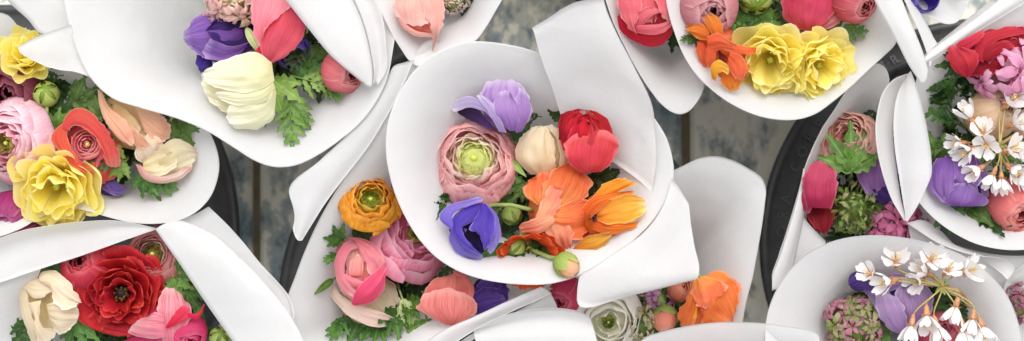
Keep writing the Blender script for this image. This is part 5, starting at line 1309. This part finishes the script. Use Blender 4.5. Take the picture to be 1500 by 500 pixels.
for a in [(1392, 150, -8, 62, 110, 'needle', 'b', 'dark needle like sprig against the grey paper'), (1398, 178, -6, 56, 165, 'needle', 'b', 'needle like sprig beside the apricot bud'),
          (1375, 235, -6, 48, 110, 'palm', 'g', 'bright lobed leaf by the folded paper edge'), (1392, 210, -4, 54, 200, 'needle', 'g', 'spiky sprig above the purple anemone'),
          (1400, 302, -8, 54, 230, 'palm', 'b', 'lobed leaf below the purple anemone'), (1442, 318, -12, 44, 300, 'palm', 'd', 'dark leaf tip below the coral ranunculus'),
          (1420, 296, -8, 50, 310, 'palm', 'g', 'dark lobed leaf between the purple and coral blooms'), (1465, 205, 0, 56, 320, 'palm', 'g', 'leaf below the apricot bud'),
          (1440, 225, -2, 50, 250, 'lance', 'g', 'narrow leaf under the white blossom'), (1400, 120, -10, 50, 240, 'needle', 'd', 'dark spiky sprig below the large red ranunculus')]:
    sprig('J', *a)
filler('J', 'dark leaves filling the gaps under the blooms of the right hand cone', 1445, 195, 90, 130, -80, -32, 72, 19)
blossom_sprig('J', (1462, 214, 34), [(1418, 168, 44, 25, 150, 62), (1440, 192, 50, 24, 120, 30), (1416, 222, 44, 26, 195, 60), (1444, 214, 50, 25, 230, 20), (1481, 148, 46, 26, 60, 35), (1483, 218, 54, 26, 20, 25), (1500, 224, 50, 26, 330, 40), (1452, 262, 46, 22, 250, 66), (1468, 268, 46, 22, 285, 64), (1486, 250, 50, 24, 300, 40), (1498, 262, 46, 22, 320, 50), (1498, 140, 40, 22, 30, 50), (1430, 250, 44, 23, 215, 55), (1490, 180, 46, 24, 40, 40), (1402, 210, 38, 22, 185, 66)],
              'white blossom sprig with upright stems across the pink hyacinth bouquet', [(1490, 196, 20), (1520, 180, -10)], 5)

# ------------------------------------------------------------------ low cone by the bucket rim
ran_open('K', 1243, 204, -72, 44, 130, 26, 'dusty pink ranunculus behind a broad green leaf', ('#c8746c', '#dc9a90', '#e6b4a4', '#f0d0bc', '#b8605c', .35), ('#9a6a50', '#c89478'), layers=6, inner=.35, eyer=.2, dome=.5, loose=.05)
traced('K', 1200, 272, -70, 40, 'crimson pink bloom at the left of the green shaggy bloom',
       {'a': ('#a82044', '#c03c5c', '#c84c68', '#d87c8c', '#941838', .45)},
       [('a', [(1178, 276), (1172, 290), (1176, 308)], [(1196, 284), (1192, 296), (1186, 312)], 3, -2), ('a', [(1182, 304), (1175, 272), (1183, 246), (1200, 233)], [(1218, 306), (1226, 280), (1224, 254), (1212, 238)], 9, 0)], name='ranunculus', cat='ranunculus', g='r', core='a')
traced('K', 1202, 320, -86, 30, 'dark red bloom low in the shade by the paper',
       {'a': ('#700c18', '#90141f', '#a0222c', '#b04448', '#5c0810', .4)},
       [('a', [(1182, 304), (1184, 318), (1196, 338)], [(1226, 304), (1220, 322), (1206, 340)], 6, 0), ('a', [(1190, 318), (1196, 330), (1206, 342)], [(1222, 312), (1220, 326), (1212, 340)], 4, 2)], name='ranunculus', cat='ranunculus', g='r', core='a')
shaggy('K', 1249, 304, -66, 46, 250, 15, 'shaggy green bloom of narrow bracts with brownish tips', [('#6f8a34', '#94b054', '#a9bf6c', None, '#5a7428', .3), ('#7c8a44', '#a4ac68', '#bca88c', None, '#6a7438', .3), ('#5f7a2c', '#84a448', '#98b45c', None, '#4c6420', .3)])
traced('K', 1284, 258, -64, 44, 'purple anemone tucked behind the folded white paper',
       {'a': ('#7c4694', '#9662a4', '#a472b0', '#bc94c4', '#643484', .45), 'd': ('#3c2470', '#523a88', '#604898', '#8068b0', '#30185c', .4)},
       [('d', [(1264, 280), (1280, 294), (1304, 302)], [(1300, 270), (1312, 280), (1318, 298)], 5, 0),
        ('a', [(1278, 214), (1262, 236), (1255, 258), (1268, 284)], [(1320, 214), (1318, 240), (1312, 262), (1302, 276)], 9, 0)], core='d')
florets('K', 1312, 336, -66, 48, 90, 12, 'hot pink hyacinth florets below the folded paper point', ('#c84c80', '#dc74a0', '#e48cb0', '#eca8c4', '#b83c74', .3), 24, fs=.62, n=6, core='#7a4a50', jit=.4)
sprig('K', 1248, 250, -14, 68, 92, 'palm', 'g', 'broad bright lobed leaf lying over the dusty pink ranunculus', .1)
sprig('K', 1215, 235, -72, 40, 60, 'palm', 'd', 'dark leaf above the crimson pink bloom')
sprig('K', 1272, 300, -62, 46, 330, 'palm', 'g', 'leaf between the shaggy green bloom and the purple anemone')
filler('K', 'dark leaves filling the gaps under the blooms of the low grey cone', 1262, 265, 85, 100, -150, -105, 61, 20)

# ------------------------------------------------------------------ lower right cone
traced('L', 1314, 444, -8, 54, 'dusty purple anemone behind the drooping white blossom',
       {'a': ('#946ca6', '#ae8cba', '#bc9cc6', '#dccce2', '#7c5498', .45), 'd': ('#3c2478', '#54388c', '#684c9c', '#8c74b4', '#301c64', .4)},
       [('d', [(1300, 420), (1304, 436), (1314, 450)], [(1328, 414), (1330, 432), (1330, 446)], -4, -4),
        ('a', [(1284, 412), (1304, 402), (1326, 402)], [(1296, 430), (1312, 424), (1332, 420)], 5, -2),
        ('a', [(1262, 420), (1274, 440), (1286, 458)], [(1286, 414), (1302, 426), (1312, 438)], 6, 0),
        ('a', [(1344, 484), (1362, 462), (1368, 434), (1352, 412)], [(1330, 478), (1322, 454), (1312, 432), (1320, 414)], 9, 2),
        ('a', [(1326, 492), (1300, 480), (1286, 458), (1283, 434)], [(1328, 490), (1328, 466), (1322, 448), (1311, 436)], 9, 4)], core='a')
traced('L', 1258, 412, 4, 22, 'small dark violet petals at the edge of the dusty purple anemone',
       {'a': ('#4a2c80', '#644698', '#785aa8', '#9880c0', '#3a2068', .4)},
       [('a', [(1242, 417), (1254, 402), (1272, 404)], [(1250, 417), (1264, 412), (1280, 414)], 3), ('a', [(1250, 418), (1262, 412), (1280, 416)], [(1256, 424), (1268, 424), (1284, 428)], 3)], core='a')
florets('L', 1250, 474, -2, 54, 120, 10, 'dusty pink and green floret dome against the shaded paper', ('#9c5a6c', '#c07c8c', '#cc94a0', '#d8b0b4', '#a8586c', .35), 60, fs=.34, n=5, name='stock_flower', half=.5, core='#5a6a26', col2=('#6a7a34', '#94a05a', '#c4a894', None, '#5a6a2c', .3), p2=.35, jit=.5)
globe('L', 1378, 492, -10, 34, 100, 30, 'raspberry pink bloom under the hanging blossom', ('#b8304c', '#cc4c62', '#d66878', '#e29098', '#a8203c', .35), layers=4, n=4)
sprig('L', 1300, 490, -4, 46, 200, 'palm', 'g', 'green leaf at the bottom edge below the dusty purple anemone')
sprig('L', 1365, 440, -14, 46, 330, 'palm', 'd', 'dark leaf behind the blossom stems')
filler('L', 'dark leaves filling the gaps under the blooms of the lower right bouquet', 1320, 475, 100, 65, -75, -30, 61, 21)
blossom_sprig('L', (1380, 420, 34), [(1312, 380, 46, 27, 110, 25), (1298, 414, 40, 27, 185, 58), (1343, 412, 30, 24, 200, 40), (1365, 379, 52, 27, 80, 18), (1390, 394, 54, 24, 60, 20), (1420, 396, 50, 28, 30, 30), (1398, 456, 44, 26, 268, 72), (1358, 470, 46, 28, 262, 55), (1334, 484, 42, 26, 258, 70), (1412, 492, 44, 28, 256, 66), (1440, 486, 44, 27, 280, 66), (1272, 400, 34, 22, 170, 40), (1352, 398, 40, 24, 170, 60), (1374, 484, 40, 25, 265, 62), (1424, 474, 46, 24, 275, 66),],
              'drooping white blossom sprig hanging over the dusty purple anemone', [(1400, 424, 20), (1420, 450, -20)], 6)
florets('M', 1500, 446, -70, 34, 180, 20, 'dusky pink floret cluster at the bottom right corner', ('#8c4a60', '#a86478', '#b87c8c', '#c89ca8', '#783a50', .35), 22, n=5, name='stock_flower', half=.5)

# ------------------------------------------------------------------ bottom left cone
traced('N', 74, 448, -30, 52, 'cream ranunculus with folded open petals in the square paper opening',
       {'a': ('#ead6b0', '#f0e0c2', '#efdabc', '#f8eede', '#dcb890', .4), 'i': ('#c4ae70', '#dccb98', '#e8dab4', '#f3e8d0', '#b89c60', .3)},
       [('i', [(36, 420), (44, 450), (60, 490)], [(78, 420), (80, 450), (80, 490)], -6, -8),
        ('a', [(30, 408), (28, 444), (36, 476), (48, 506)], [(40, 412), (42, 442), (50, 472), (60, 504)], 4, 0, 4),
        ('a', [(29, 410), (42, 406), (60, 410), (76, 420)], [(38, 426), (50, 438), (62, 436), (76, 426)], 5, 2),
        ('a', [(42, 444), (50, 462), (50, 482), (58, 504)], [(60, 440), (58, 458), (62, 478), (84, 484)], 4, 3),
        ('a', [(68, 446), (84, 442), (110, 446)], [(74, 474), (86, 488), (102, 484)], 8, 3),
        ('a', [(56, 410), (60, 399), (76, 396), (100, 412), (118, 438)], [(62, 414), (74, 420), (77, 438), (90, 451), (112, 446)], 8, 5)], name='ranunculus', cat='ranunculus', g='r', core='i')
camellia('N', 177, 430, -18, 63, 300, 10, 'deep red many petalled ranunculus with dark open heart', ('#7c0a14', '#b8161e', '#cc2a2c', '#dc5244', '#8c0c18', .35), layers=5, n=6)
globe('N', 132, 392, -40, 42, 130, 25, 'crimson bloom behind the deep red one', ('#a81428', '#c02438', '#cc3c4a', '#d86a70', '#8c0c20', .35), layers=4, n=4)
ran_open('N', 226, 374, -40, 44, 110, 12, 'dusty coral ranunculus with olive heart under the paper corner', ('#b8484c', '#cc6c6c', '#d88884', '#e4a8a0', '#a83c44', .35), ('#6a5a28', '#8f7c3c', ('#b87c68', '#c89484', '#d4ac98', '#dcc0ac')), layers=7, inner=.42, dome=.4, eyer=.32)
traced('N', 244, 466, -32, 52, 'pink and white striped anemone petals below the deep red bloom',
       {'a': ('#ee8a9c', '#f0a0aa', '#f2b0b4', '#f6ccca', '#e0506c', .8), 'r': ('#d81838', '#e02c48', '#e83c58', '#f06878', '#c00c2c', .3), 'h': ('#c81c54', '#d42c60', '#de4474', '#e87898', '#b00c44', .35)},
       [('h', [(266, 506), (272, 488), (272, 468)], [(282, 504), (285, 488), (283, 466)], 4, -4),
        ('a', [(240, 504), (230, 468), (233, 442), (240, 424)], [(268, 506), (276, 478), (281, 452), (266, 430)], 8, 0),
        ('h', [(180, 500), (200, 492), (232, 492)], [(184, 512), (206, 510), (236, 510)], 4, -6),
        ('a', [(242, 494), (212, 496), (187, 488)], [(240, 462), (228, 458), (216, 464)], 6, 4),
        ('r', [(242, 480), (254, 462), (268, 446)], [(246, 481), (268, 472), (280, 462)], 3, 6),
        ('r', [(274, 458), (288, 460), (299, 445)], [(276, 466), (290, 467), (300, 449)], 2, 7)], core='h')
globe('N', 274, 486, -34, 30, 300, 40, 'hot pink curled petals at the lower right of the square opening', ('#d01c58', '#dc3468', '#e4507c', '#ec7898', '#b80c48', .3), layers=3, n=3, pointed=.1)
bud('N', 322, 494, -34, 16, 60, 30, 'dull green bud at the bottom edge of the paper opening')
for a in [(255, 408, -20, 44, 300, 'palm', 'g', 'small pale leaf right of the deep red bloom'), (272, 420, -30, 50, 300, 'palm', 'b', 'dark leaf along the paper edge of the square opening'),
          (285, 440, -36, 56, 290, 'lance', 'b', 'long dark leaf beside the striped petals'), (108, 410, -32, 46, 120, 'palm', 'd', 'dark leaf between the cream and crimson blooms'),
          (112, 470, -32, 50, 290, 'palm', 'b', 'dark leaf below the cream ranunculus'), (262, 396, -28, 40, 20, 'palm', 'g', 'lobed leaf under the dusty coral ranunculus'),
          (42, 480, -36, 46, 230, 'palm', 'd', 'dark leaf at the left of the cream ranunculus')]:
    sprig('N', *a)
filler('N', 'dark leaves filling the gaps in the square paper opening', 180, 450, 130, 75, -95, -50, 72, 22)

# ------------------------------------------------------------------ light, sky, camera
wd = bpy.data.worlds.new('World'); SC.world = wd; wd.use_nodes = True
nt = wd.node_tree; nt.nodes.clear()
sky = nt.nodes.new('ShaderNodeTexSky'); sky.sky_type = 'NISHITA'; sky.sun_disc = False
EL, AZ = 60, 4
sky.sun_elevation = radians(EL); sky.sun_rotation = radians(AZ); sky.dust_density = 3.0; sky.air_density = 1.0
hs = nt.nodes.new('ShaderNodeHueSaturation'); hs.inputs['Saturation'].default_value = .12
nt.links.new(sky.outputs[0], hs.inputs['Color'])
bg = nt.nodes.new('ShaderNodeBackground'); bg.inputs[1].default_value = .15
nt.links.new(hs.outputs[0], bg.inputs[0])
wo = nt.nodes.new('ShaderNodeOutputWorld'); nt.links.new(bg.outputs[0], wo.inputs[0])
sl = bpy.data.lights.new('sun', 'SUN'); sl.energy = .55; sl.angle = radians(45); sl.color = (1, .965, .92)
so = bpy.data.objects.new('sun', sl); COL.objects.link(so)
sd = Vector((sin(radians(AZ))*cos(radians(EL)), cos(radians(AZ))*cos(radians(EL)), sin(radians(EL))))
so.rotation_euler = sd.to_track_quat('Z', 'Y').to_euler(); so.location = sd*5

cd = bpy.data.cameras.new('camera'); co = bpy.data.objects.new('camera', cd); COL.objects.link(co)
co.location = (0, 0, ZR+CAMD*S); co.rotation_euler = (0, 0, 0)
cd.sensor_fit = 'HORIZONTAL'; cd.sensor_width = 36; cd.lens = 36*CAMD/1500
cd.clip_start = .05; cd.clip_end = 50
cd.dof.use_dof = True; cd.dof.focus_distance = CAMD*S-.008; cd.dof.aperture_fstop = 4.5
SC.camera = co
vs = SC.view_settings; vs.view_transform = 'Standard'; vs.look = 'None'; vs.exposure = 0.88; vs.gamma = 1
SC.cycles.max_bounces = 10; SC.cycles.diffuse_bounces = 6; SC.cycles.transmission_bounces = 6; SC.cycles.transparent_max_bounces = 8
SC.cycles.use_denoising = True
